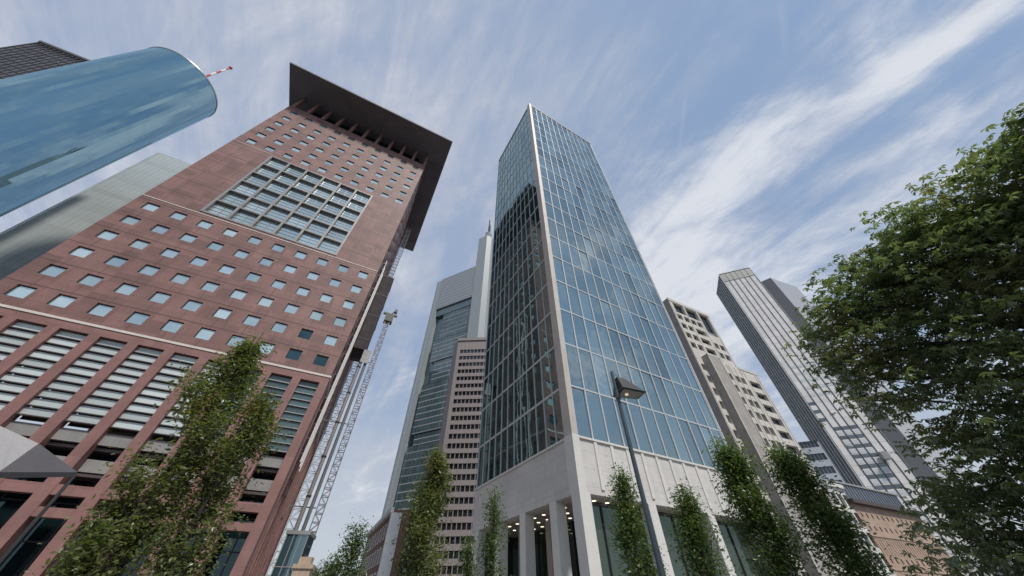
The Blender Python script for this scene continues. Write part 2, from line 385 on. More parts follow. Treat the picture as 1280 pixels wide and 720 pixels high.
# large glazed grid: pale frame bars, each cell a recessed window with a sill rail
gp = (GX1 - GX0) / 6; gq = (GZ1 - GZ0) / 6
for k in range(7):
    x = GX0 + gp * k; MB().box(x - 0.2, x + 0.2, -0.12, 0.5, GZ0 - 0.2, GZ1 + 0.2).obj('grid_post', m_gridf, jc)
for k in range(7):
    z = GZ0 + gq * k
    g = MB()
    for j in range(6): g.box(GX0 + gp * j + 0.203, GX0 + gp * (j + 1) - 0.203, -0.10, 0.48, z - 0.17, z + 0.17)
    g.obj('grid_rail', m_gridf, jc)
a, b = gp / 2 - 0.24, gq / 2 - 0.2
gw = MB(); gw.box(-a, a, -0.05, 0.1, -b, -b + 0.25).box(-0.06, 0.06, -0.04, 0.1, -b + 0.25, b).box(-a, a, -0.04, 0.1, b - 0.1, b).box(-a, a, -0.035, 0.05, -0.55, -0.47).box(-a, a, -0.035, 0.05, 0.35, 0.43)
gpn = MB(); gpn.quad([(-a, 0.02, -b), (a, 0.02, -b), (a, 0.02, b), (-a, 0.02, b)])
many('grid_window', gw, [m_gridf], [(fr, GX0 + gp * (i + 0.5), 0.50, GZ0 + gq * (j + 0.5)) for i in range(6) for j in range(6)], jc, 100, ('pane', gpn, [m_win]), jitter=0.004)
rv = MB(); rv.box(GX0, GX1, 0.722, 0.745, GZ0, GZ1); rv.obj('grid_back', m_darkm, jc)
gs = MB()
for z in [GZ0 + gq * k for k in range(7)]: gs.box(GX0, GX1, 0.52, 0.72, z - 0.1, z + 0.1)
for x in [GX0 + gp * k for k in range(7)]: gs.box(x - 0.12, x + 0.12, 0.525, 0.71, GZ0, GZ1)
gs.obj('grid_reveal', m_brown, jc)
# lower storeys: piers, louvred bays, balconies, beams
for k, x in enumerate(pierx):
    x0 = max(0.0, x - 0.52); x1 = min(W, x + 0.52)
    if k == 10: x0, x1 = W - 1.05, W
    MB().box(x0, x1, 0.0, 1.0, 0.12, 25.45).obj('pier', m_red2, jc)
MB().box(W - 1.0, W, 1.003, 2.6, 0.12, 25.449).obj('pier', m_red2, jc)
for k, y in enumerate(pierx[1:]):
    MB().box(W - 1.0, W, y - 0.5, min(DEP, y + 0.5), 0.12, 25.45).obj('pier', m_red2, jc)
MB().box(0, W, 0.0, 0.99, 25.45, 26.45).obj('lintel', m_red2, jc)
MB().box(W - 1.0, W, 1.0, DEP, 25.45, 26.45).obj('lintel', m_red2, jc)
def louver(ndark):
    s = MB(); wd = 2.65
    s.box(0, wd, 1.25, 1.3, 15.8, 25.45, 2)
    for i in range(10):
        z = 15.95 + 0.95 * i
        s.box(0, wd, 0.24, 0.60, z, z + 0.10, 1)
        s.box(0.02, wd - 0.02, 0.46, 0.50, z + 0.13, z + 0.84, 0)
    return s
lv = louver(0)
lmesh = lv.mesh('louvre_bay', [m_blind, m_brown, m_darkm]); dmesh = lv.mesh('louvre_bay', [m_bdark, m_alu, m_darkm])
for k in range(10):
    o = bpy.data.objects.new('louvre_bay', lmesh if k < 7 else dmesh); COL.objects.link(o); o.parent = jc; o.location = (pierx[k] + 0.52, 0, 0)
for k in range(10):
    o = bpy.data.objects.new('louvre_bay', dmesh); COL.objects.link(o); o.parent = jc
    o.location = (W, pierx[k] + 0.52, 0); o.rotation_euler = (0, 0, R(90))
for zz, y0 in ((14.3, 0.75), (11.9, 1.3)):
    MB().box(0.1, W - 0.3, y0, 3.0, zz, zz + 1.15).obj('balcony_front', m_conc, jc)
for zz in (14.1, 11.7): MB().box(0.1, W - 0.3, 1.05, 3.0, zz - 0.25, zz).obj('balcony_slab', m_brown, jc)
g = MB()
for k in range(10): g.box(pierx[k] + 0.523, pierx[k + 1] - 0.523, 0.06, 0.9, 9.65, 10.5)
g.obj('beam', m_red2, jc)
g = MB()
for k in range(5, 10): g.box(pierx[k] + 0.523, pierx[k + 1] - 0.523, 0.06, 0.9, 7.95, 8.7)
g.obj('beam', m_red2, jc)
MB().box(0.1, W - 0.1, 3.0, 3.2, 0.12, 15.75).obj('shopfront', m_wdark, jc)
g = MB()
for k in range(21): g.box(0.5 + 1.845 * k, 0.6 + 1.845 * k, 2.86, 2.99, 0.12, 11.6)
for z in (3.2, 6.4, 9.4): g.box(0.5, W - 0.5, 2.88, 2.98, z, z + 0.12)
g.obj('shopfront_frame', m_darkm, jc)
MB().box(1.1, W - 1.1, 1.02, 36, 25.5, 26.3).obj('soffit', m_brown, jc)
# attic columns, recessed top storey, floating roof
for k, x in enumerate(pierx):
    xx = min(max(x, 0.4), W - 0.4); MB().box(xx - 0.36, xx + 0.36, 0.02, 0.8, 100.003, 107.3).obj('roof_column', m_red2, jc)
for y in pierx[1:]:
    MB().box(W - 0.8, W - 0.02, min(y, DEP - .4) - 0.36, min(y, DEP - .4) + 0.36, 100.003, 107.3).obj('roof_column', m_red2, jc)
MB().box(2.6, W - 2.6, 2.6, DEP - 2.6, 100.003, 107.25).obj('attic', m_wdark, jc)
MB().prism([(-3.6, -7.7), (W + 5.3, -7.7), (W + 5.3, 41.6), (-3.6, 41.6)], 107.3, 108.0).obj('roof', m_slab, jc)

# scaffolding and hoists on its right-hand side
m_steel = mat('galvanised_steel', (0.17, 0.17, 0.175), 0.5, metal=0.2)
m_net = mat('dark_netting', (0.060, 0.052, 0.058), 0.9, var=0.3, vscale=0.6, joints=[(2.0, 2.0, 0.08, 0, 0)])
m_whitep = mat('white_panel', (0.72, 0.72, 0.72), 0.6)
JR = Vector((-27.08, 43.14, 0)); JU = Vector((math.sin(R(63.3)), math.cos(R(63.3)), 0)); JV = Vector((-JU.y, JU.x, 0))
def jpt(o, y, z=0.0): q = JR + JU * o + JV * y; return (q.x, q.y, z)
def lattice(name, label, cat, loc, h, wd, m, az=63.3, z0=0.12, group=None):
    t = thing(name, label, cat, (loc[0], loc[1], z0), az, group); r = 0.075
    h -= z0; c = MB()
    for sx in (-1, 1):
        for sy in (-1, 1): c.box(sx * wd / 2 - r, sx * wd / 2 + r, sy * wd / 2 - r, sy * wd / 2 + r, 0, h)
    c.obj('chord', m, t); br = MB(); n = int(h / wd / 1.1)
    for k in range(n):
        za, zb = h * k / n, h * (k + 1) / n; s = 1 if k % 2 else -1
        for sy in (-1, 1):
            br.tube((-s * wd / 2, sy * wd / 2, za), (s * wd / 2, sy * wd / 2, zb), r * 0.7, n=4); br.tube((sy * wd / 2, -s * wd / 2, za), (sy * wd / 2, s * wd / 2, zb), r * 0.7, n=4)
            br.box(-wd / 2, wd / 2, sy * wd / 2 - r * .7, sy * wd / 2 + r * .7, zb - 0.05, zb + 0.05); br.box(sy * wd / 2 - r * .7, sy * wd / 2 + r * .7, -wd / 2, wd / 2, zb - 0.05, zb + 0.05)
    br.obj('bracing', m, t); return t
hm = lattice('hoist_mast', 'grey lattice hoist mast standing free beside the red tower, topped by a dark block', 'hoist mast', jpt(5.0, 21), 56.0, 1.1, m_steel)
g = MB().box(-0.9, 1.1, -0.8, 0.8, 54.2, 56.6).box(-1.6, 1.9, -0.25, 0.25, 56.6, 57.1).tube((0, 0, 56), (1.2, 0, 59), 0.12); g.box(0.9, 1.6, -0.4, 0.4, 57.8, 58.8); g.obj('head', m_darkm, hm)
for z in (14, 28, 42): MB().box(-5.1, -0.7, -0.08, 0.08, z, z + 0.16).obj('wall_tie', m_steel, hm)
lattice('scaffold_tower', 'white lattice scaffold climbing to the roof slab at the far edge of the red tower', 'scaffold', jpt(1.2, 31), 106.5, 1.4, m_whitep)
cs = thing('hoist_enclosure', 'dark netted hoist enclosure hung on the side of the red tower', 'scaffold', jpt(0.1, 18.2, 0), 63.3)
MB().box(0, 2.7, 0, 6.0, 43.5, 67).obj('netting', m_net, cs)
for z in range(46, 68, 7): MB().box(-0.05, 2.8, -0.06, 6.06, z, z + 0.14).obj('deck', m_darkm, cs); MB().box(2.3, 3.9, -0.2, -0.08, 40.2, 43.4).obj('white_panel', m_whitep, cs)
ps = thing('chute_pipe', 'pale vertical pipe below the dark enclosure on the red tower', 'pipe', jpt(2.6, 18.5, 0.12), 63.3)
MB().tube((0, 0, 0), (0, 0, 41), 0.32, n=12).obj('pipe', m_gridf, ps); MB().tube((1.0, 0.1, 0), (1.0, 0.1, 43), 0.28, n=10).obj('pipe', m_steel, ps)
for z in range(3, 41, 6): MB().tube((0, 0, z), (0, 0, z + 0.25), 0.4, n=12).obj('collar', m_darkm, ps)
sc = thing('mast_climber_rails', 'pair of thin white guide rails fixed near the front corner of the red tower', 'guide rails', jpt(0.5, 4, 0.12), 63.3)
for y in (0, 2.2, 4.6):
    g = MB().box(-0.07, 0.07, y - 0.07, y + 0.07, 16, 58)
    g.obj('rail', m_whitep, sc)
g = MB()
for z in range(17, 58, 2): g.box(-0.4, -0.08, 0, 4.6, z, z + 0.08)
g.obj('rung', m_steel, sc)

# ------------------------------------------------------------------ slender glass corner tower
k_ = 0.787
m_lime = mat('pale_limestone', (0.56, 0.535, 0.505), 0.7, var=0.09, slab=(2.8, 1.2, 0.05), vscale=0.25, joints=[(2.8, 1.2, 0.022, 0.1, 0.3)], jcol=0.42, stain=0.20)
m_col = mat('column_stone', (0.62, 0.60, 0.56), 0.6, var=0.06, stain=0.12)
m_mull = mat('mullion_aluminium', (0.54, 0.55, 0.55), 0.42, metal=0.25, var=0.08)
m_cornc = mat('corner_cladding', (0.50, 0.46, 0.41), 0.5, metal=0.15, var=0.10, stain=0.2)
m_blue = glass('blue_glass', (0.022, 0.090, 0.112), (0.72, 0.87, 0.92), refl=0.45, wave=0.045, wscale=0.55, var=0.75)
m_grn = glass('painted_reflection_glass', (0.012, 0.042, 0.042), (0.54, 0.70, 0.70), refl=0.42, wave=0.016, wscale=0.35, var=0.40)  # dark green tint paints in the reflection of a neighbouring building
m_ceil = mat('ceiling', (0.42, 0.38, 0.34), 0.8)
m_lamp = mat('downlight', (0.9, 0.85, 0.75), 0.5, var=0, emit=(1.0, 0.9, 0.72, 1.5))
TW, TD, TH = 26.9 * k_, 22.6 * k_, 125.6 * k_
Zg, Zf, PIT = 14.45 * k_, 9.72 * k_, 5.66 * k_
A0, AP, B0, BP = 0.45 * k_, 2.155 * k_, 0.95 * k_, 1.79 * k_
ct = thing('glass_tower', 'slender blue glass corner tower with pale vertical mullions above a white stone base', 'office tower', (6.01 * k_, 32.75 * k_, 0), 60.5)
NF = 19; PIT = (TH - 1.0 - Zg) / NF
tl = side_left(TD)                                          # its x runs from the back to the front corner
MB().box(0.20, TW - 0.1, 0.22, TD - 0.1, Zg, TH - 0.3).obj('core', m_darkm, ct)
pa = MB(); e = 0.03; pa.quad([(e, 0, e), (AP - e, 0, e), (AP - e, 0, PIT - e), (e, 0, PIT - e)])
many('glass_pane', pa, [m_blue], [(fr, A0 + AP * i, 0.05, Zg + PIT * j) for i in range(12) for j in range(NF)], ct, 100, jitter=0.006)
pb = MB(); pb.quad([(e, 0, e), (BP - e, 0, e), (BP - e, 0, PIT - e), (e, 0, PIT - e)])
many('side_pane', pb, [m_grn], [(tl, TD - B0 - BP * (i + 1), 0.05, Zg + PIT * j) for i in range(12) for j in range(NF)], ct, 100, jitter=0.0016)
for i in range(1, 13): MB().box(A0 + AP * i - 0.068, A0 + AP * i + 0.068, -0.03, 0.2, Zg, TH).obj('mullion', m_mull, ct)
for i in range(1, 13): MB().box(-0.03, 0.2, B0 + BP * i - 0.04, B0 + BP * i + 0.04, Zg, TH).obj('mullion', m_mull, ct)
for j in range(1, NF + 1):
    z = Zg + PIT * j; g = MB()
    for i in range(12): g.box(A0 + AP * i + (0.071 if i else 0.0), A0 + AP * (i + 1) - 0.071, 0.0, 0.19, z - 0.075, z + 0.075)
    for i in range(12): g.box(0.0, 0.19, B0 + BP * i + (0.043 if i else 0.0), B0 + BP * (i + 1) - 0.043, z - 0.11, z + 0.11)
    g.obj('transom', m_mull, ct)
MB().prism([(-0.28, -0.28), (A0 - 0.02, -0.28), (A0 - 0.02, 0.25), (0.25, 0.25), (0.25, B0 - 0.02), (-0.28, B0 - 0.02)], Zg + 0.165, TH + 0.25).obj('corner_post', m_cornc, ct)
MB().prism([(-0.32, -0.32), (A0 - 0.003, -0.32), (A0 - 0.003, 0.25), (0.25, 0.25), (0.25, B0 - 0.003), (-0.32, B0 - 0.003)], Zf, Zg + 0.16).obj('corner_pier', m_col, ct)
MB().prism([(-0.10, -0.10), (TW + 0.1, -0.10), (TW + 0.1, TD), (-0.10, TD)], TH + 0.003, TH + 0.22).obj('roof_edge', m_mull, ct)
MB().box(TW - 0.25, TW, 0.0, TD, Zg, TH).box(0, TW - 0.26, TD - 0.09, TD, Zg, TH).obj('rear_wall', m_mull, ct)
# stone base
MB().box(A0, TW, -0.10, 0.5, Zf, Zg - 0.003).box(-0.10, 0.5, B0, TD, Zf + 0.001, Zg - 0.004).obj('fascia', m_lime, ct)
for i in range(1, 13): MB().box(A0 + AP * i - 0.15, A0 + AP * i + 0.15, -0.19, -0.103, Zf + 0.35, Zg - 0.002).obj('fascia_rib', m_col, ct)
MB().box(A0, TW, -0.24, -0.003, Zg, Zg + 0.16).box(-0.24, -0.003, B0, TD, Zg, Zg + 0.16).obj('sill', m_col, ct)
cw = 0.5 * k_
MB().prism([(-0.32, -0.32), (0.62, -0.32), (0.62, 0.62), (-0.32, 0.62)], 0.12, Zf - 0.002).obj('column', m_col, ct)
for x in (8.6, 17.3, 26.2): MB().box((x - 0.52) * k_, (x + 0.52) * k_, -0.12, 0.75, 0.12, Zf - 0.002).obj('column', m_col, ct)
for y in (4.1, 9.75, 15.4, 21.1): MB().box(-0.12, 0.75, (y - 0.55) * k_, (y + 0.55) * k_, 0.12, Zf - 0.002).obj('column', m_col, ct)
MB().box(0.51, TW, 0.51, TD, Zf - 0.12, Zf + 0.05).obj('ceiling', m_ceil, ct)
dl = MB().tube((0, 0, -0.15), (0, 0, -0.125), 0.15, n=14).mesh('downlight', [m_lamp])
for x, y in [(1.3 + 1.35 * i, 2.2 + 1.45 * j) for i in range(3) for j in range(9)] + [(1.9 + 1.25 * i, 0.85) for i in range(5)]:
    o = bpy.data.objects.new('downlight', dl); COL.objects.link(o); o.parent = ct; o.location = (x, y, Zf)
m_lob = glass('lobby_glass', (0.040, 0.050, 0.042), (0.45, 0.58, 0.50), refl=0.14, wave=0.01, var=0.3)
MB().box(1.6, TW - 0.1, 1.15, 1.2, 0.12, Zf - 0.125).box(4.9, 4.95, 1.21, TD - 0.1, 0.12, Zf - 0.125).box(0.8, 4.89, TD - 0.3, TD - 0.25, 0.12, Zf - 0.125).obj('lobby_glazing', m_lob, ct)
for x in (1.6, 2.7, 4.4, 6.1, 8.4, 10.2, 12.8, 15.2, 17.2, 19.6): MB().box(x - 0.05, x + 0.05, 1.04, 1.148, 0.12, Zf - 0.128).obj('lobby_frame', m_darkm, ct)
for y in (2.2, 3.8, 5.6, 7.4, 9.2, 11.0, 13.0, 15.0): MB().box(4.78, 4.898, y - 0.05, y + 0.05, 0.12, Zf - 0.128).obj('lobby_frame', m_darkm, ct)
MB().box(1.6, TW - 0.1, 1.03, 1.14, Zf - 0.34, Zf - 0.13).obj('lobby_frame', m_darkm, ct)
for y in (3.4, 8.0, 12.6): MB().box(2.6, 3.3, y - 0.35, y + 0.35, 0.12, Zf - 0.122).obj('inner_column', m_ceil, ct)

# ------------------------------------------------------------------ concrete block with recessed windows
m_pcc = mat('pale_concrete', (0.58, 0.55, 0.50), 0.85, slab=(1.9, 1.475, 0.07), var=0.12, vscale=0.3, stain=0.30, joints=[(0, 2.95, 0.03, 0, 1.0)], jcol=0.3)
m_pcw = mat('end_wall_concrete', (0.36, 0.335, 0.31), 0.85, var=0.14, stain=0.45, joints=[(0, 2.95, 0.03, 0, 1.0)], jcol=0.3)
m_wnd = glass('near_black_window_glass', (0.02, 0.024, 0.027), (0.4, 0.45, 0.5), refl=0.12, wave=0.004, var=0.4)  # near-black glass shared by the smaller buildings
m_lowg = glass('pale_spandrel_glass', (0.20, 0.20, 0.19), (0.6, 0.63, 0.65), refl=0.25, wave=0.01, var=0.35)
rb = thing('concrete_block', 'pale concrete office slab with deep dark windows, stepping down in height behind the glass tower', 'office block', (42.09, 63.12, 0), 63.0)
W1, W2, D1, H1, H2 = 15.9, 22.9, 14.0, 62.0, 44.9
ops1 = [(1.3, 5.1, 57.6, 60.9), (5.9, 10.3, 57.6, 60.9), (11.1, 14.9, 53.6, 60.9)]; wins = []
def row(z, xs):
    for x, hw in xs: wins.append((x - hw, x + hw, z - 0.85, z + 0.85))
row(56.0, [(1.75, .9), (4.3, .9), (6.8, .9), (9.1, .9)])
for z in (53.0, 50.1, 47.15): row(z, [(1.75, .9), (4.2, .9), (7.8, 1.7)] + ([(11.6, .9), (14.0, .9)] if z < 53 else [(9.9, .2)]))
z = 44.0
lowrows = []
while z > 1.5:
    xs = [(1.55, .65)]
    if z > 44.2: xs.append((4.2, .75))
    xs += [(9.3, 1.85), (13.0, .82), (15.0, .82), (19.4, 2.1)] if z < 42.5 else [(9.3, 1.65), (13.05, .78), (14.5, .4)]
    row(z, xs); lowrows.append(z); z -= 2.97
up_ops = [o for o in wins if o[2] > 44.9] + ops1; lo_ops = [o for o in wins if o[2] < 44.9 and o[3] < 44.85]
mb = MB().wall(W1, 44.9, H1, up_ops, 0.85); mb.merge(MB().wall(W2, 0.12, 44.9, lo_ops, 0.85))
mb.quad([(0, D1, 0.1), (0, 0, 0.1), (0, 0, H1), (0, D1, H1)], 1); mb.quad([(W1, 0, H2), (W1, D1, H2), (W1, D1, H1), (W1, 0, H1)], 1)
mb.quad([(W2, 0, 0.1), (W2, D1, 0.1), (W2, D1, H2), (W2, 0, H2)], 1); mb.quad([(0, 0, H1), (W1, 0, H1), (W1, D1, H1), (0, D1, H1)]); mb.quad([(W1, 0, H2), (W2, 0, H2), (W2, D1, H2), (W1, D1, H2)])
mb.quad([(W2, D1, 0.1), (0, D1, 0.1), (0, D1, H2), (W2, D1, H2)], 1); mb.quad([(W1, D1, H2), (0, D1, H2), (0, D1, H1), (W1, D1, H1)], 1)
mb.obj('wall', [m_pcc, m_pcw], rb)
MB().box(-0.15, W1 + 0.1, -0.15, -0.003, 61.2, 62.15).obj('cornice', m_pcc, rb); MB().box(W1 + 0.01, W2 + 0.1, -0.12, -0.003, 44.5, 45.1).obj('cornice', m_pcc, rb)
allw = [o for o in up_ops + lo_ops]
wid = sorted({round((o[1] - o[0]), 2) for o in allw} )
groups = {}
for o in allw: groups.setdefault((round(o[1] - o[0], 2), round(o[3] - o[2], 2)), []).append(o)
for (ww, hh), lst in groups.items():
    q = MB(); q.box(0, ww, 0, 0.08, 0, hh * 0.22, 1); q.quad([(0, 0.02, hh * 0.22), (ww, 0.02, hh * 0.22), (ww, 0.02, hh), (0, 0.02, hh)], 0)
    for f_ in ([0.5] if ww < 2.5 else [0.33, 0.66]): q.box(ww * f_ - 0.03, ww * f_ + 0.03, -0.03, 0.03, hh * 0.22, hh, 1)
    many('window', q, [m_wnd, m_alu], [(fr, o[0], 0.62, o[2]) for o in lst], rb, 30)
MB().box(0.3, W1 - 0.3, 0.9, D1 - 0.3, 0.2, H1 - 0.3).box(W1 - 0.299, W2 - 0.3, 0.9, D1 - 0.3, 0.2, H2 - 0.3).obj('core', m_darkm, rb)
# projecting vertical fins between the window bays and the plain stair pier
for x in (5.6, 7.3): pass
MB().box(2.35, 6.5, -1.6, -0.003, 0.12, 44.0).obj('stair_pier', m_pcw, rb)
MB().box(2.30, 2.55, -1.72, -1.603, 0.12, 44.1).obj('pier_edge', m_pcc, rb); MB().box(6.3, 6.55, -1.72, -1.603, 0.12, 44.1).obj('pier_edge', m_pcc, rb)
for x in (7.45, 11.25, 12.1, 14.0, 15.9, 17.2, 21.6, 22.6):
    MB().box(x - 0.14, x + 0.14, -0.10, -0.003, 0.12, 44.4).obj('fin', m_pcc, rb)
for x in (0.35, 5.5, 10.6, 15.4):
    MB().box(x - 0.16, x + 0.16, -0.10, -0.003, 45.2 if x > 0.4 else 0.12, 61.15).obj('fin', m_pcc, rb)

# low white-framed wing
m_wf = mat('white_frame', (0.66, 0.65, 0.60), 0.6, stain=0.25)
ww = thing('white_framed_wing', 'low wing with white frames round small dark openings between concrete block and brown building', 'office wing', (42.09 + 23.1 * math.sin(R(63)), 63.12 + 23.1 * math.cos(R(63)), 0), 63.0)
ops = [(0.7 + 2.15 * i, 2.35 + 2.15 * i, 1.2 + 3.1 * j, 3.4 + 3.1 * j) for i in range(3) for j in range(6)]
mb = MB().wall(6.6, 0.12, 20.6, ops, 0.6); mb.quad([(0, 0, 20.6), (6.6, 0, 20.6), (6.6, 10, 20.6), (0, 10, 20.6)]); mb.quad([(6.6, 0, .1), (6.6, 10, .1), (6.6, 10, 20.6), (6.6, 0, 20.6)]); mb.obj('wall', m_wf, ww)
q = MB(); q.box(0, 1.65, 0, 0.06, 0, 0.15, 1); q.quad([(0, 0.02, 0.1), (1.65, 0.02, 0.1), (1.65, 0.02, 2.2), (0, 0.02, 2.2)])
many('window', q, [m_wnd, m_wf], [(fr, o[0], 0.45, o[2]) for o in ops], ww, 100)
MB().box(-0.1, 6.7, -0.4, -0.003, 20.0, 20.7).obj('cornice', m_wf, ww)

# brown brick building with a set-back glazed roof storey
m_brick = mat('brown_brick', (0.42, 0.305, 0.235), 0.85, var=0.2, vscale=0.4, joints=[(0.9, 0.35, 0.03, 0, 0)], jcol=0.35, stain=0.3)
m_sblue = glass('roof_storey_glass', (0.08, 0.10, 0.13), (0.55, 0.62, 0.72), refl=0.35, wave=0.01, var=0.3)
bb = thing('brown_brick_building', 'brown brick building with rows of tiny dark windows at the foot of the striped tower', 'building', (68.4, 76.5, 0), 64.0)
small = [(1.2 + 1.9 * i, 1.75 + 1.9 * i, z, z + 0.75) for i in range(13) for z in (15.3, 13.2, 8.3)]
big = [(0.8 + 2.6 * i, 2.0 + 2.6 * i, z, z + 1.9) for i in range(9) for z in (1.2, 4.6)]
mb = MB().wall(27, 0.12, 18.1, small + big, 0.35); mb.quad([(0, 0, 18.1), (27, 0, 18.1), (27, 16, 18.1), (0, 16, 18.1)]); mb.quad([(0, 16, .1), (0, 0, .1), (0, 0, 18.1), (0, 16, 18.1)]); mb.quad([(27, 0, .1), (27, 16, .1), (27, 16, 18.1), (27, 0, 18.1)]); mb.obj('wall', m_brick, bb)
q = MB(); q.quad([(0, 0, 0), (.55, 0, 0), (.55, 0, .75), (0, 0, .75)]); many('window', q, [m_wnd], [(fr, o[0], 0.25, o[2]) for o in small], bb, 60)
q = MB(); q.quad([(0, 0, 0), (1.2, 0, 0), (1.2, 0, 1.9), (0, 0, 1.9)]); many('window', q, [m_wnd], [(fr, o[0], 0.25, o[2]) for o in big], bb, 60)
MB().box(-0.5, 27.6, -0.9, -0.003, 17.5, 18.2).obj('eaves', m_brown, bb)
for z in (7.3, 12.2): MB().box(0, 27, -0.12, -0.003, z, z + 0.2).obj('string_course', m_brick, bb)
g = MB()
for i in range(28): g.box(0.3 + 0.97 * i, 0.42 + 0.97 * i, -0.08, -0.003, 9.4, 12.1)
g.obj('pilaster_strip', m_brick, bb)
MB().box(0.6, 26.5, 1.2, 14, 18.11, 21.6).obj('roof_storey', m_sblue, bb)
g = MB()
for i in range(22): g.box(0.6 + 1.2 * i, 0.7 + 1.2 * i, 1.05, 1.197, 18.11, 21.7)
g.obj('roof_post', m_alu, bb)
MB().box(0.2, 27, 0.9, 14.4, 21.603, 21.95).obj('roof', m_alu, bb)

# ------------------------------------------------------------------ tall striped tower, its podium, and the shaded tower behind
m_euf = glass('sunlit_facade_glass', (0.80, 0.765, 0.73), (0.92, 0.92, 0.92), refl=0.06, wave=0.03, wscale=0.12, var=0.14)  # sunlit face and its warm reflection put into the pale body colour
m_eud = glass('shaded_side_glass', (0.13, 0.145, 0.15), (0.55, 0.60, 0.61), refl=0.30, wave=0.02, wscale=0.15, var=0.3)  # side turned from the sun, its shade put into the darker colour
m_fin = mat('dark_fin', (0.03, 0.028, 0.028), 0.5, var=0.1)
m_lfin = mat('light_fin', (0.52, 0.52, 0.51), 0.45, metal=0.2, var=0.1)
m_spl = mat('spandrel_pale', (0.62, 0.64, 0.66), 0.3, var=0.08)
et = thing('striped_tower', 'tall narrow tower of pale glass striped by thin dark vertical fins', 'office tower', (126.94, 132.23, 0), 109.8)
EW, ED, EH = 16.3, 17.6, 148.0
MB().box(0.4, EW - 0.1, 0.25, ED, 0.12, EH - 0.2).obj('core', m_darkm, et)
FL = 3.45; nfl = 42
q = MB(); q.quad([(0.03, 0, 0.02), (EW / 6 - 0.03, 0, 0.02), (EW / 6 - 0.03, 0, FL - 0.02), (0.03, 0, FL - 0.02)])
its = [(fr, EW / 6 * i, 0.1, 3.0 + FL * j) for i in range(6) for j in range(nfl)]
dark = lambda i, z: (z < 54.5 and 1 <= i <= 3) or (58 < z < 72 and i == 0 and z < 70)
many('facade_panel', q, [m_euf], [t for k, t in enumerate(its)], et, 100, jitter=0.004)
m_band_g = glass('band_window_glass', (0.06, 0.07, 0.075), (0.5, 0.56, 0.6), refl=0.25, wave=0.01, var=0.5)
# bands of open windows low down
strip = MB().box(0, EW / 6 - 0.4, 0, 0.02, 0, 1.35, 0)
for k in range(4): strip.box(k * 0.62 - 0.03, k * 0.62 + 0.03, -0.04, -0.002, 0, 1.35, 1)
bl = [(fr, EW / 6 * i + 0.2, 0.06, 53.3 - FL * j + 0.2) for i in range(1, 4) for j in range(0, 7)] + [(fr, 0.2, 0.06, 57.5 + FL * j) for j in range(3)]
many('window_band', strip, [m_band_g, m_alu], bl, et, 100)
sp = MB().box(0, EW / 6 - 0.24, 0, 0.02, 0, 1.3)
many('spandrel', sp, [m_spl], [(fr, EW / 6 * i + 0.12, 0.05, 51.55 - FL * j + 0.2) for i in range(1, 4) for j in range(0, 7)] + [(fr, EW / 6 * i + 0.12, 0.05, 68 + FL * j) for i in range(1, 6) for j in range(5)], et, 100)
for i in range(7): MB().box(EW / 6 * i - 0.11, EW / 6 * i + 0.11, -0.16, 0.0, 0.12, EH + (0.4 if i % 2 else 0)).obj('fin', m_fin, et)
MB().box(0.0, EW, -0.10, -0.02, 141.5, EH - 0.2).obj('crown_band', mat('crown_metal', (0.26, 0.27, 0.255), 0.5, metal=0.2), et)
es = side_left(ED)
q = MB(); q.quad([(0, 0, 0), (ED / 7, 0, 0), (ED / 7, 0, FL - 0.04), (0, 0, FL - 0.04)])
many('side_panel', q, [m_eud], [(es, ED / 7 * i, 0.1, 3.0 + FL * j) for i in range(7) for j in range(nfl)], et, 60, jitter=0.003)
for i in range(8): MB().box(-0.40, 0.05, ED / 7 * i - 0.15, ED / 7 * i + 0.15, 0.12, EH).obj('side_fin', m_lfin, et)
MB().prism([(-0.2, -0.32), (EW + 0.2, -0.32), (EW + 0.2, ED), (-0.2, ED)], EH - 0.15, EH + 0.05).obj('roof', m_lfin, et)
MB().box(EW, EW + 0.3, 0, ED, 0.12, EH).obj('end_wall', m_lfin, et)
MB().box(10.2, 12.4, -2.6, -0.46, 41.5, 44.0).obj('maintenance_cradle', m_alu, et)

pd = thing('podium_block', 'pale blue low block with bands of windows at the left foot of the striped tower', 'office block', pol(40.0, 126), 110.0)
ops = [(0.3, 5.4, 5 + 3.3 * j, 6.7 + 3.3 * j) for j in range(10)]
m_pod = mat('blue_grey_panel', (0.40, 0.44, 0.49), 0.5, var=0.1, stain=0.2)
mb = MB().wall(5.8, 0.12, 36.0, ops, 0.3); mb.quad([(0, 0, 36), (5.8, 0, 36), (5.8, 14, 36), (0, 14, 36)]); mb.quad([(5.8, 0, .1), (5.8, 14, .1), (5.8, 14, 36), (5.8, 0, 36)]); mb.quad([(0, 14, .1), (0, 0, .1), (0, 0, 36), (0, 14, 36)]); mb.obj('wall', m_pod, pd)
q = MB(); q.quad([(0, 0, 0), (5.1, 0, 0), (5.1, 0, 1.7), (0, 0, 1.7)]); [q.box(0.85 * k - 0.04, 0.85 * k + 0.04, -0.05, -0.002, 0, 1.7, 1) for k in range(1, 6)]
many('window_band', q, [m_wnd, m_alu], [(fr, 0.3, 0.2, o[2]) for o in ops], pd)

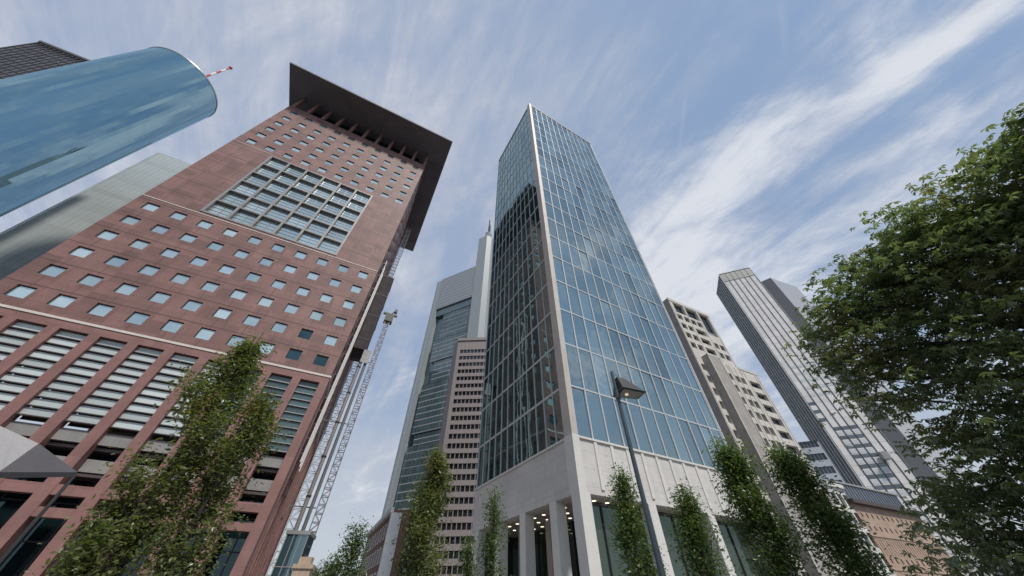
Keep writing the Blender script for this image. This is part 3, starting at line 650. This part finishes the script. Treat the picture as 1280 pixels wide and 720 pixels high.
m_gh = glass('shaded_grey_glass', (0.17, 0.16, 0.155), (0.45, 0.46, 0.48), refl=0.16, rough=0.15, wave=0.02, wscale=0.05, var=0.12)  # tower's left face, shade put into a darker glass colour
m_gh2 = glass('lit_grey_glass', (0.52, 0.52, 0.525), (0.55, 0.56, 0.58), refl=0.18, rough=0.15, wave=0.02, wscale=0.05, var=0.10)  # same tower's lit face, brightness put into the colour
c0 = pol(49.84, 300); c1 = pol(51.7, 330)
azg = math.degrees(math.atan2(c1[0] - c0[0], c1[1] - c0[1]))
gt = thing('plain_grey_tower', 'plain grey tower, shaded side coloured darker, half hidden between striped tower and large tree', 'office tower', c0, azg)
Lg = math.hypot(c1[0] - c0[0], c1[1] - c0[1])
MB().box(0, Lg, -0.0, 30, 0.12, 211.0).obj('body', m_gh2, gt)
MB().prism([(-0.3, -0.0), (-0.003, -0.0), (-0.003, 30), (-16, 30)], 0.12, 211.3).obj('shaded_side', m_gh, gt)

# ------------------------------------------------------------------ round blue glass tower and its neighbours
m_mt = glass('round_tower_glass', (0.010, 0.060, 0.085), (0.50, 0.72, 0.82), refl=0.48, wave=0.045, wscale=0.07, var=0.07)
m_seam = mat('seam', (0.06, 0.12, 0.15), 0.4, metal=0.3, var=0.1)
cz = pol(-76.3, 182)
rt = thing('round_glass_tower', 'round tower clad in smooth blue mirror glass with a red and white mast', 'office tower', cz, 90)
RR, RH = 16.4, 200.0
mb = MB(); N = 72
for j in range(53):
    z0, z1 = 0.12 + j * (RH - 0.12) / 53, 0.12 + (j + 1) * (RH - 0.12) / 53
    for i in range(N):
        a0, a1 = 2 * math.pi * i / N, 2 * math.pi * (i + 1) / N
        mb.quad([(RR * math.cos(a0), RR * math.sin(a0), z0), (RR * math.cos(a1), RR * math.sin(a1), z0), (RR * math.cos(a1), RR * math.sin(a1), z1), (RR * math.cos(a0), RR * math.sin(a0), z1)])
mb.obj('glass_wall', m_mt, rt)
MB().prism([((RR + .15) * math.cos(2 * math.pi * i / N), (RR + .15) * math.sin(2 * math.pi * i / N)) for i in range(N)], RH - 0.5, RH + 0.3).obj('roof_ring', m_alu, rt)
m_rw = mat('mast_red', (0.50, 0.06, 0.05), 0.5); m_ww = mat('mast_white', (0.75, 0.75, 0.75), 0.5)
g = MB(); zz = RH + 0.3
for k in range(9):
    g.tube((0, 0, zz + 4.7 * k), (0, 0, zz + 4.7 * (k + 1)), 0.75 - 0.04 * k, 0.71 - 0.04 * k, n=10, mi=k % 2)
g.tube((0, 0, zz + 42), (0, 0, zz + 43), 0.9, 0.9, n=10, mi=0)
g.obj('mast', [m_rw, m_ww], rt)

m_grid = mat('dark_grid_frame', (0.10, 0.095, 0.105), 0.5, var=0.1)
m_gridg = glass('grid_window_glass', (0.10, 0.105, 0.12), (0.5, 0.52, 0.58), refl=0.25, wave=0.02, var=0.25)
sq = thing('dark_grid_tower', 'dark square tower with a fine window grid standing behind the round blue tower', 'office tower', pol(-83.9, 230), 64.7)
MB().box(0.3, 30, 0.3, 30, 0.12, 195.6).obj('core', m_darkm, sq)
q = MB(); q.quad([(0.02, 0, 0.1), (1.63, 0, 0.1), (1.63, 0, 3.5), (0.02, 0, 3.5)])
many('window', q, [m_gridg], [(fr, 1.65 * i, 0.1, 1.0 + 3.6 * j) for i in range(18) for j in range(53)], sq, 100, jitter=0.003)
for i in range(19): MB().box(1.65 * i - 0.12, 1.65 * i + 0.12, -0.25, 0.09, 0.12, 196).obj('mullion', m_grid, sq)
g = MB()
for j in range(55): g.box(0, 29.7, -0.12, 0.088, 0.8 + 3.6 * j, 1.3 + 3.6 * j)
g.obj('floor_band', m_grid, sq); MB().box(-0.4, 30.3, -0.5, 30.2, 196.003, 197.5).obj('roof_edge', m_grid, sq); MB().box(-0.1, 0.29, 0.1, 30, 0.12, 196).obj('side_wall', m_grid, sq)

m_gg = glass('grey_green_glass', (0.40, 0.43, 0.42), (0.68, 0.76, 0.75), refl=0.16, rough=0.4, wave=0.03, wscale=0.06, var=0.16)
gq_ = thing('grey_green_tower', 'pale grey green glass tower with a rounded corner between round tower and red tower', 'office tower', pol(-70.3, 250), 62.0)
poly = [(0, 3), (0.9, 0.9), (3, 0), (24, 0)] + [(24 + 4 * math.sin(R(a)), 4 - 4 * math.cos(R(a))) for a in range(15, 91, 15)] + [(28, 30), (0, 30)]
mb = MB()
for j in range(60):
    z0 = 0.12 + 3.6 * j
    for k in range(len(poly) - 1):
        mb.quad([(poly[k][0], poly[k][1], z0), (poly[k + 1][0], poly[k + 1][1], z0), (poly[k + 1][0], poly[k + 1][1], z0 + 3.6), (poly[k][0], poly[k][1], z0 + 3.6)])
mb.obj('glass_wall', m_gg, gq_); MB().prism(poly, 216.13, 216.6).obj('roof', m_gg, gq_)
g = MB()
for i in range(10): g.box(3 + 2.3 * i - 0.06, 3 + 2.3 * i + 0.06, -0.1, -0.003, 0.12, 216.1)
g.obj('mullion', m_gg, gq_)

# ------------------------------------------------------------------ triangular tower far behind
m_cbp = mat('pale_corner_stone', (0.31, 0.34, 0.35), 0.45, var=0.06, joints=[(0, 3.6, 0.10, 0, 0)], jcol=0.25, stain=0.1)
m_cbg = glass('far_tower_glass', (0.050, 0.075, 0.078), (0.50, 0.58, 0.60), refl=0.24, wave=0.02, wscale=0.1, var=0.35)
m_cbs = mat('louvre_screen', (0.33, 0.35, 0.37), 0.5, metal=0.2, joints=[(0, 3.4, 0.7, 0, 0)], jcol=0.5)
tt = thing('triangular_tower', 'grey triangular tower with pale rounded corners and stepped sky gardens behind the glass tower', 'office tower', (-58.62, 184.68, 0), 116.8)
N = 20
arc = [(-2.9 + 3.6 * math.cos(R(a)), 3.4 + 3.6 * math.sin(R(a))) for a in range(180, 300, 12)]
MB().prism(arc + [(0.9, -0.1), (0.9, 8), (-3, 12), (-6.4, 10)], 0.12, 198.5).obj('corner_pillar', m_cbp, tt)
MB().box(-3, 2.5, 2, 6, 198.503, 201.5).obj('pillar_cap', m_cbs, tt)
MB().prism([(33.2, -0.6), (41.5, -0.6), (44, 3), (44, 10), (33.2, 10)], 0.12, 236).obj('corner_pillar', m_cbp, tt)
MB().box(37.5, 41.5, 2, 7, 236.003, 246).obj('plant_tower', m_cbs, tt)
g = MB(); g.tube((39.5, 4.5, 246), (39.5, 4.5, 268), 0.9, 0.5); g.tube((41, 4, 246), (41, 4, 258), 0.5, 0.3); g.obj('antenna', m_darkm, tt)
MB().box(0.9, 33.2, 3.0, 9.0, 0.12, 199).obj('core', m_cbg, tt)
MB().box(0.903, 33.197, -0.2, 2.9, 165.5, 199.5).obj('louvre_screen', m_cbs, tt)
def glassblock(x0, x1, y0, z0, z1):
    mb = MB(); n = max(1, int(round((z1 - z0) / 3.6))); h = (z1 - z0) / n; c = max(1, int(round((x1 - x0) / 2.4))); wd = (x1 - x0) / c
    for j in range(n):
        for i in range(c):
            x, z = x0 + wd * i, z0 + h * j
            mb.quad([(x + .06, y0, z + .3), (x + wd - .06, y0, z + .3), (x + wd - .06, y0, z + h - .25), (x + .06, y0, z + h - .25)], 0)
            mb.quad([(x, y0 - 0.02, z - .25), (x + wd, y0 - 0.02, z - .25), (x + wd, y0 - .02, z + .3), (x, y0 - .02, z + .3)], 1)
    mb.quad([(x0, y0, z0), (x0, 3, z0), (x0, 3, z1), (x0, y0, z1)], 0); mb.quad([(x0, y0, z0), (x1, y0, z0), (x1, 3, z0), (x0, 3, z0)], 1); mb.quad([(x0, y0, z1), (x1, y0, z1), (x1, 3, z1), (x0, 3, z1)], 1)
    return mb
for x0, z0, z1, y0 in ((8.5, 135, 158, 0.8), (5.0, 118, 134.8, 0.2), (8.4, 101.5, 117.8, 0.9), (3.4, 72, 101.2, -0.3), (5.2, 66, 71.7, 0.5), (2.4, 33, 65.5, -0.4), (3.6, 0.2, 32.5, 0.2)):
    glassblock(x0, 33.1, y0, z0, z1).obj('glazed_storeys', [m_cbg, m_cbs], tt)
MB().box(1.0, 33.1, 0.9, 2.9, 158.6, 165.3).obj('sky_garden_recess', m_cbg, tt)

# grey block in front of it
m_pk = mat('pinkish_stone', (0.27, 0.235, 0.23), 0.7, var=0.08, stain=0.15, joints=[(0, 3.2, 0.03, 0, 0)], jcol=0.3)
gb = thing('banded_office_block', 'narrow pinkish grey office block with dark window bands left of the glass tower', 'office block', pol(-11.5, 120), 93.0)
ops = [(1.4, 22.5, 3.0 + 3.25 * j, 4.75 + 3.25 * j) for j in range(25)]
mb = MB().wall(24, 0.12, 88.5, ops, 0.5); mb.quad([(-2.9, 4.55, .1), (0, 0, .1), (0, 0, 88.5), (-2.9, 4.55, 88.5)]); mb.quad([(-2.9, 4.55, .1), (-2.9, 4.55, 88.5), (-2.9, 16, 88.5), (-2.9, 16, .1)]); mb.quad([(0, 0, 88.49), (-2.9, 4.55, 88.49), (-2.9, 16, 88.49), (0, 16, 88.49)]); mb.quad([(24, 0, .1), (24, 16, .1), (24, 16, 88.5), (24, 0, 88.5)]); mb.quad([(0, 0, 88.5), (24, 0, 88.5), (24, 16, 88.5), (0, 16, 88.5)]); mb.obj('wall', m_pk, gb)
q = MB(); q.quad([(0, 0.03, 0), (21.1, 0.03, 0), (21.1, 0.03, 1.75), (0, 0.03, 1.75)])
for k in range(1, 14): q.box(21.1 / 14 * k - 0.12, 21.1 / 14 * k + 0.12, -0.3, 0.0, 0, 1.75, 1)
many('window_band', q, [m_wnd, m_pk], [(fr, 1.4, 0.4, o[2]) for o in ops], gb)
MB().box(-0.2, 24.2, -0.4, -0.003, 87.4, 88.8).obj('cornice', m_pk, gb)

# low brick building with white window frames
m_rb = mat('red_brown_brick', (0.23, 0.12, 0.095), 0.85, var=0.2, joints=[(0.6, 0.25, 0.02, 0, 0)], jcol=0.3)
lb = thing('white_windowed_house', 'low red brown house with tall white window frames at the foot of the triangular tower', 'house', pol(-19.7, 98), 154.0)
ops = [(0.8 + 2.75 * i, 2.5 + 2.75 * i, 1.0 + 3.3 * j, 3.3 + 3.3 * j) for i in range(10) for j in range(4)]
mb = MB().wall(28.5, 0.12, 14.6, ops, 0.3); mb.quad([(0, 0, 14.6), (28.5, 0, 14.6), (28.5, 3, 14.6), (0, 3, 14.6)]); mb.quad([(0, 3, .1), (0, 3, 14.6), (28.5, 3, 14.6), (28.5, 3, .1)]); mb.quad([(28.5, 0, .1), (28.5, 3, .1), (28.5, 3, 14.6), (28.5, 0, 14.6)]); mb.obj('wall', m_rb, lb)
q = MB(); q.quad([(0, 0.03, 0), (1.7, 0.03, 0), (1.7, 0.03, 2.3), (0, 0.03, 2.3)], 0)
for b_ in ((0, .22, 0, 2.3), (1.48, 1.7, 0, 2.3), (.22, 1.48, 0, .16), (.22, 1.48, 2.1, 2.3), (.78, .92, .16, 2.1)): q.box(b_[0], b_[1], -0.12, 0.02, b_[2], b_[3], 1)
many('window', q, [m_wnd, m_whitep], [(fr, o[0], 0.12, o[2]) for o in ops], lb)
MB().box(-0.2, 28.9, -0.5, -0.003, 14.1, 14.8).obj('cornice', m_whitep, lb); MB().box(28.2, 28.9, -0.3, 1.5, 0.12, 14.09).obj('corner_strip', m_whitep, lb)

# ------------------------------------------------------------------ small things at street level
# grey tent-like canopy in front of the red tower
m_canl = mat('canopy_sheet', (0.34, 0.33, 0.33), 0.6, var=0.08, stain=0.2); m_cand = mat('canopy_shaded', (0.10, 0.095, 0.10), 0.7, var=0.1)  # second sheet darkened to paint shade on the canopy's other face
kc = thing('entrance_canopy', 'grey folded canopy roof in front of the red tower', 'canopy', pol(-55.0, 31, 0.0), 63.3)
def lp(az, el, d):
    p_ = Vector((*pol(az, d)[:2], CAMZ + d * math.tan(R(el)))); return tuple((Matrix.Translation(kc.location) @ Matrix.Rotation(kc.rotation_euler[2], 4, 'Z')).inverted() @ p_)
Aa, Ab, Ac, Ad, Ae = lp(-60.5, 12.9, 30), lp(-54.6, 11.7, 31), lp(-50.6, 10.1, 32.5), lp(-55.2, 9.1, 28), lp(-60.5, 9.0, 27)
dn = lambda p_, k=0.22: (p_[0], p_[1] + 0.1, p_[2] - k)
mb = MB(); mb.quad([Aa, Ab, Ad, Ae]); mb.quad([dn(Ae), dn(Ad), dn(Ab), dn(Aa)]); mb.quad([Ae, Ad, dn(Ad), dn(Ae)]); mb.quad([Aa, Ae, dn(Ae), dn(Aa)]); mb.obj('roof_sheet', m_canl, kc)
mb = MB(); mb.quad([Ab, Ac, Ad]); mb.quad([dn(Ad), dn(Ac), dn(Ab)]); mb.quad([Ad, Ac, dn(Ac), dn(Ad)]); mb.quad([Ac, Ab, dn(Ab), dn(Ac)]); mb.obj('hip_sheet', m_cand, kc)
for p_ in (Ad, Ac, Aa, Ae): MB().tube((p_[0], p_[1], 0.12), (p_[0], p_[1], p_[2] - 0.15), 0.09).obj('post', m_darkm, kc)

m_tealb = glass('teal_cabin_glass', (0.03, 0.075, 0.09), (0.5, 0.62, 0.68), refl=0.25, var=0.4)
tb = thing('site_cabin', 'teal glazed site cabin under the hoists beside the red tower', 'cabin', pol(-29.3, 58.5, 0.12), 75)
MB().box(0, 2.6, 0, 4, 0, 8.8).obj('cabin_wall', m_tealb, tb); MB().box(-0.15, 2.75, -0.15, 4.1, 8.803, 9.2).obj('roof', m_alu, tb)
g = MB(); [g.box(x - 0.05, x + 0.05, -0.08, -0.002, 0, 8.8) for x in (0.05, 0.9, 1.75, 2.55)]; [g.box(0, 2.6, -0.06, -0.003, z, z + .1) for z in (2.8, 5.6)]; g.obj('frame', m_alu, tb)
m_sand = mat('sandstone', (0.46, 0.36, 0.27), 0.85, var=0.15, stain=0.3, joints=[(0.9, 0.45, 0.02, 0, 0)], jcol=0.3)
sh = thing('sandstone_pavilion', 'small sandstone pavilion with a stepped top at the foot of the hoist mast', 'pavilion', pol(-27.2, 56, 0.12), 75)
mb = MB().wall(1.9, 0, 5.4, [(0.5, 1.4, 3.2, 4.6), (0.5, 1.4, 0.6, 2.4)], 0.25); mb.quad([(1.9, 0, 0), (1.9, 2, 0), (1.9, 2, 5.4), (1.9, 0, 5.4)]); mb.quad([(0, 2, 0), (0, 0, 0), (0, 0, 5.4), (0, 2, 5.4)]); mb.obj('wall', m_sand, sh)
MB().box(-0.15, 2.05, -0.15, 2.1, 5.403, 5.8).obj('cornice', m_sand, sh); MB().box(0.25, 1.6, 0.25, 1.7, 5.803, 6.5).obj('attic', m_sand, sh); MB().box(0.3, 1.6, 0.3, 0.4, 0.1, 5.0).obj('pane', m_wnd, sh)

# street lamp: slim pole with a flat wedge lantern
m_pole = mat('lamp_metal', (0.055, 0.075, 0.085), 0.45, metal=0.3, var=0.1); m_lens = mat('lamp_lens', (0.22, 0.21, 0.19), 0.3, var=0.05)
la = thing('street_lamp', 'tall dark street lamp with a wedge shaped lantern before the glass tower', 'street lamp', pol(19.25, 10.6, 0.13), 75)
g = MB(); g.tube((0, 0, 0), (0, 0, 1.2), 0.10, 0.10, n=14); g.tube((0, 0, 1.2), (0, 0, 7.55), 0.075, 0.05, n=14); g.obj('pole', m_pole, la)
MB().tube((0, 0, 6.55), (0, 0, 6.85), 0.085, n=12).obj('bracket', m_pole, la)
bot = [(0.05, -0.34), (0.92, -0.26), (0.92, 0.26), (0.05, 0.34)]; top = [(0.08, -0.12), (0.34, -0.10), (0.34, 0.10), (0.08, 0.12)]
ln_ = MB().prism(bot, 6.80, 7.30, top=top).obj('lantern', m_darkm, la)
MB().prism([(0.12, -0.28), (0.86, -0.21), (0.86, 0.21), (0.12, 0.28)], 6.765, 6.79).obj('lens', m_lens, ln_)
MB().prism([(0.02, -0.37), (0.96, -0.285), (0.96, 0.285), (0.02, 0.37)], 6.795, 6.84, top=[(0.05, -0.33), (0.93, -0.25), (0.93, 0.25), (0.05, 0.33)]).obj('rim', m_pole, ln_)
MB().tube((0.36, 0, 6.735), (0.36, 0, 6.763), 0.06, n=10).obj('bulb', mat('bulb_glow', (0.9, 0.85, 0.7), 0.4, var=0, emit=(1, 0.85, 0.6, 0.45)), ln_)

# ------------------------------------------------------------------ trees
m_bark = mat('bark', (0.075, 0.058, 0.045), 0.95, var=0.3, vscale=3, bump=0.8, bscale=14)
m_leaf = leaf_mat('hornbeam_leaf', (0.050, 0.090, 0.030), (0.125, 0.170, 0.062), (0.190, 0.165, 0.065))
m_leafw = leaf_mat('olive_leaf', (0.080, 0.105, 0.040), (0.185, 0.195, 0.082), (0.250, 0.190, 0.085))
m_leafb = leaf_mat('broad_leaf', (0.085, 0.115, 0.066), (0.190, 0.220, 0.135), (0.235, 0.195, 0.110))
def leaves(centres, size, aspect=0.5, droop=0.3, jit=0.35):
    """one folded diamond leaf at every centre"""
    n = len(centres); az_ = rng.uniform(0, 2 * np.pi, n); el_ = rng.normal(-droop, jit, n); ln = size * rng.uniform(0.65, 1.3, n)
    d = np.stack([np.cos(az_) * np.cos(el_), np.sin(az_) * np.cos(el_), np.sin(el_)], 1)
    s = np.stack([-np.sin(az_), np.cos(az_), np.zeros(n)], 1); roll = rng.normal(0, 0.5, n)
    u = np.cross(d, s); s = s * np.cos(roll)[:, None] + u * np.sin(roll)[:, None]; u = np.cross(d, s)
    L, Wd = ln[:, None], (ln * aspect * 0.5)[:, None]
    p0 = centres; p1 = centres + d * L * 0.45 + s * Wd + u * Wd * 0.35; p2 = centres + d * L; p3 = centres + d * L * 0.45 - s * Wd + u * Wd * 0.35
    v = np.stack([p0, p1, p2, p3], 1).reshape(-1, 3)
    return v
def palmate(centres, size):
    """five to seven drooping leaflets fanning from the end of every leaf stalk"""
    n = len(centres); out = []
    yaw = rng.uniform(0, 2 * np.pi, n); tilt = rng.normal(0, 0.28, (n, 2)); sc_ = size * rng.uniform(0.75, 1.25, n)
    for q in range(6):
        an = yaw + (q - 2.5) * 0.80 + rng.normal(0, 0.10, n); ln = sc_ * (1.0 - 0.09 * abs(q - 2.5)); dr = -0.38 + rng.normal(0, 0.16, n) + tilt[:, 0] * np.cos(an) + tilt[:, 1] * np.sin(an)
        d = np.stack([np.cos(an) * np.cos(dr), np.sin(an) * np.cos(dr), np.sin(dr)], 1); s = np.stack([-np.sin(an), np.cos(an), np.zeros(n)], 1); u = np.cross(d, s)
        L, Wd = ln[:, None], (ln * 0.20)[:, None]
        out.append(np.stack([centres, centres + d * L * 0.62 + s * Wd + u * Wd * 0.3, centres + d * L - np.array([0, 0, 0.12]) * L, centres + d * L * 0.62 - s * Wd + u * Wd * 0.3], 1).reshape(-1, 3))
    return np.concatenate(out)
def leafobj(name, v, m, parent):
    n = len(v) // 4; me = bpy.data.meshes.new(name); me.vertices.add(len(v)); me.vertices.foreach_set('co', v.astype(np.float32).ravel())
    idx = (np.arange(n) * 4)[:, None] + np.array([0, 1, 2, 0, 2, 3])[None]; me.loops.add(n * 6); me.loops.foreach_set('vertex_index', idx.ravel().astype(np.int32))
    me.polygons.add(n * 2); me.polygons.foreach_set('loop_start', (np.arange(n * 2) * 3).astype(np.int32)); me.polygons.foreach_set('loop_total', np.full(n * 2, 3, np.int32))
    me.materials.append(m); me.update(); me.validate(); o = bpy.data.objects.new(name, me); COL.objects.link(o); o.parent = parent; return o
def columnar(label, az, d, h, r, nl, m=None, size=0.13, base=0.9, ragged=0.25, group='columnar street trees', cat='tree', power=0.65, spire=0.0, belly=0.22):
    t = thing('columnar_tree', label, cat, pol(az, d, 0.13), 90, group)
    g = MB(); k = 8; px_, py_ = 0.0, 0.0; pts = [(0, 0, 0)]
    for i in range(1, k + 1): px_ += random.gauss(0, 0.03); py_ += random.gauss(0, 0.03); pts.append((px_, py_, h * 0.93 * i / k))
    r0 = 0.055 * r + 0.045
    for i in range(k): g.tube(pts[i], pts[i + 1], r0 * (1 - i / k) + 0.012, r0 * (1 - (i + 1) / k) + 0.012, n=8, caps=False)
    g.obj('trunk', m_bark, t, smooth=True)
    br = MB(); cen = []; nb = int(16 + h * 3.2)
    def prof(f):                                   # crown half-width against height fraction
        a_ = min(1.0, f / belly) ** 0.6; b_ = max(0.0, 1 - f) ** power
        return r * a_ * b_ * (1 + spire * (f < 0.5))
    for i in range(nb):
        f0 = 0.03 + 0.93 * (i + random.random()) / nb; z0 = base + (h * 0.95 - base) * f0 * 0.9; a_ = random.uniform(0, 6.283)
        rr = prof(f0) * random.uniform(0.6, 1.1 + ragged); L = max(0.35, rr * 1.9)
        tip = Vector((pts[-1][0] * f0 + math.cos(a_) * rr, pts[-1][1] * f0 + math.sin(a_) * rr, min(h, z0 + L * 0.8)))
        st = Vector((pts[-1][0] * f0, pts[-1][1] * f0, z0)); mid = (st + tip) / 2 + Vector((math.cos(a_) * rr * 0.15, math.sin(a_) * rr * 0.15, -L * 0.08))
        br.tube(st, mid, 0.030, 0.019, n=5, caps=False); br.tube(mid, tip, 0.019, 0.005, n=5, caps=False)
        m_ = max(8, int(nl / nb)); c_ = rng.uniform(0.30, 1.06, m_) ** 0.75
        sp_ = 0.16 + 0.10 * r * random.random()
        base_p = np.array(st)[None] * (1 - c_)[:, None] + np.array(tip)[None] * c_[:, None]
        cen.append(base_p + rng.normal(0, sp_, (m_, 3)) * np.array([1, 1, 1.15]))
    br.obj('branches', m_bark, t)
    leafobj('crown', leaves(np.concatenate(cen), size), m or m_leaf, t); return t
columnar('tallest olive tinged columnar tree, full and broad, before the red tower piers', -44.0, 14.5, 10.4, 1.05, 12500, m_leafw, 0.14, power=0.55, ragged=0.6, belly=0.5)
columnar('broad columnar tree right of the tallest one, before the red tower corner', -38.7, 14.0, 7.9, 0.82, 10500, m_leafw, 0.125, power=0.55, ragged=0.5)
columnar('shorter ragged columnar tree left of the tallest one, over the red tower entrance', -45.6, 14.8, 4.3, 0.5, 3200, m_leafw, 0.135, power=0.5, ragged=0.5, belly=0.5)
columnar('broad columnar tree before the pinkish banded office block', -12.4, 16.5, 7.6, 1.0, 15000, m_leafw, 0.13, power=0.55)
columnar('thin wispy spire of a tree before the left colonnade of the glass tower', -2.7, 16.5, 6.0, 0.42, 3200, m_leaf, 0.115, power=0.6, ragged=0.5)
columnar('short bushy tree at the left foot of the glass tower', -6.0, 19, 4.4, 0.5, 2400, m_leaf, 0.12)
columnar('slim dense spire of a tree just left of the street lamp', 16.6, 14.0, 5.9, 0.62, 7000, m_leaf, 0.115, power=0.85)
columnar('slim dense spire of a tree right of the street lamp before the lobby', 24.6, 14.5, 5.2, 0.66, 6500, m_leaf, 0.115, power=0.85)
columnar('full columnar tree hiding the right end of the stone base', 32.4, 15.5, 6.9, 0.86, 13500, m_leaf, 0.125, power=0.55)
columnar('full columnar tree before the concrete block stair pier', 38.4, 16.0, 6.4, 0.88, 13500, m_leaf, 0.125, power=0.5)
# looser trees in the distance between the red tower and the triangular tower
def round_tree(name, label, az, d, h, r, nl, m, size, group=None, base=0.35):
    t = thing(name, label, 'tree', pol(az, d, 0.13), 90, group); g = MB(); g.tube((0, 0, 0), (0, 0, h * 0.75), 0.035 * h * 0.5, 0.03, n=8, caps=False); g.obj('trunk', m_bark, t, smooth=True)
    cen = []; br = MB()
    for i in range(30):
        a_ = random.uniform(0, 6.283); f = random.random(); rr = r * math.sqrt(random.random()) * (1 - 0.65 * f); z = h * (base + (0.97 - base) * f)
        c_ = np.array([math.cos(a_) * rr, math.sin(a_) * rr, z]); br.tube((0, 0, max(0.2, z - rr - 0.5)), tuple(c_), 0.05, 0.015, n=5, caps=False)
        m_ = nl // 30; cen.append(c_[None] + rng.normal(0, 1, (m_, 3)) * np.array([r * 0.22, r * 0.22, h * 0.07]))
    br.obj('branches', m_bark, t); leafobj('crown', leaves(np.concatenate(cen), size), m, t); return t
round_tree('distant_tree', 'loose distant tree against the sky, the tallest left of the triangular tower', -21.0, 44, 8.0, 1.9, 5000, m_leaf, 0.26, 'distant street trees')
round_tree('distant_tree', 'low distant tree against the sky, left of a taller loose one', -23.2, 46, 5.6, 1.6, 3500, m_leaf, 0.26, 'distant street trees')
round_tree('distant_tree', 'lowest distant tree beside the sandstone pavilion', -24.9, 60, 5.8, 1.3, 2500, m_leafb, 0.28, 'distant street trees')

# the great broad-leaved tree on the right
bt = thing('broad_tree', 'large dark broad leaved tree overhanging the right of the street', 'tree', pol(69, 16.0, 0.13), 90)
o0 = Vector(bt.location); g = MB()
tp = [(0, 0, 0), (0.1, 0, 2.2), (0.0, 0.15, 4.2), (-0.15, 0.1, 6.5), (-0.1, 0.2, 9.0)]
for i in range(4): g.tube(tp[i], tp[i + 1], 0.42 - 0.08 * i, 0.42 - 0.08 * (i + 1), n=12, caps=False)
g.obj('trunk', m_bark, bt, smooth=True)
def pt(az, el, d): return Vector((*pol(az, d)[:2], CAMZ + d * math.tan(R(el)))) - o0
cl_ = [(69, 20, 16.5, 3.6), (63, 25, 15.5, 2.4), (60, 19, 15, 2.4), (66, 29, 15.5, 2.0), (72, 29, 15, 1.9), (78, 29, 15, 1.9), (55, 27.5, 15, 1.5), (58.5, 29.3, 15, 1.3), (52.7, 27, 15, 1.0), (54, 22, 15, 1.7),
       (51, 24, 15, 0.9), (51.5, 19.5, 15, 1.25), (56, 15, 14.5, 1.7), (61, 12, 14, 2.0), (67, 12, 14, 2.2), (74, 14, 14, 2.4), (74, 22, 14.5, 2.4), (80, 22, 15, 2.6), (54.5, 9.5, 14.5, 1.6), (60, 5.5, 14, 1.9), (67, 5, 14, 2.1), (70, 29.5, 15.3, 1.4), (75.5, 29.5, 15, 1.4), (64, 29.3, 15.3, 1.3), (81, 29.5, 15, 1.6), (61, 28, 15.5, 1.5), (50.5, 8.2, 15, 0.9), (49.5, 4.5, 14.5, 1.2), (55, 4, 14, 1.6)]
cen = []; br = MB()
for az_, el_, d_, r_ in cl_:
    c_ = pt(az_, el_, d_); hub = Vector((0, 0.1, max(2.5, min(8.5, c_.z * 0.62))))
    mid = hub.lerp(c_, 0.5) + Vector((0, 0, 0.4)); br.tube(hub, mid, 0.13, 0.08, n=7, caps=False); br.tube(mid, c_, 0.08, 0.03, n=7, caps=False)
    ns = int(13.5 * r_ ** 2) + 12                     # sprays of foliage, mostly in the outer half of the clump
    for k in range(ns):
        v_ = Vector(rng.normal(0, 1, 3)).normalized(); q_ = c_ + v_ * (r_ * (0.35 + 0.72 * random.random() ** 0.6)); q_.z = c_.z + (q_.z - c_.z) * 0.8
        if random.random() < 0.35: br.tube(c_.lerp(q_, 0.2), q_, 0.022, 0.006, n=4, caps=False)
        m_ = 12; lat = rng.normal(0, 1, (m_, 3)) * np.array([0.36, 0.36, 0.09]); lat[:, 2] -= 0.28 * (lat[:, 0] ** 2 + lat[:, 1] ** 2)
        cen.append(np.array(q_)[None] + lat)
cen = np.concatenate(cen); br.obj('branches', m_bark, bt)
leafobj('crown', palmate(cen, 0.175), m_leafb, bt)
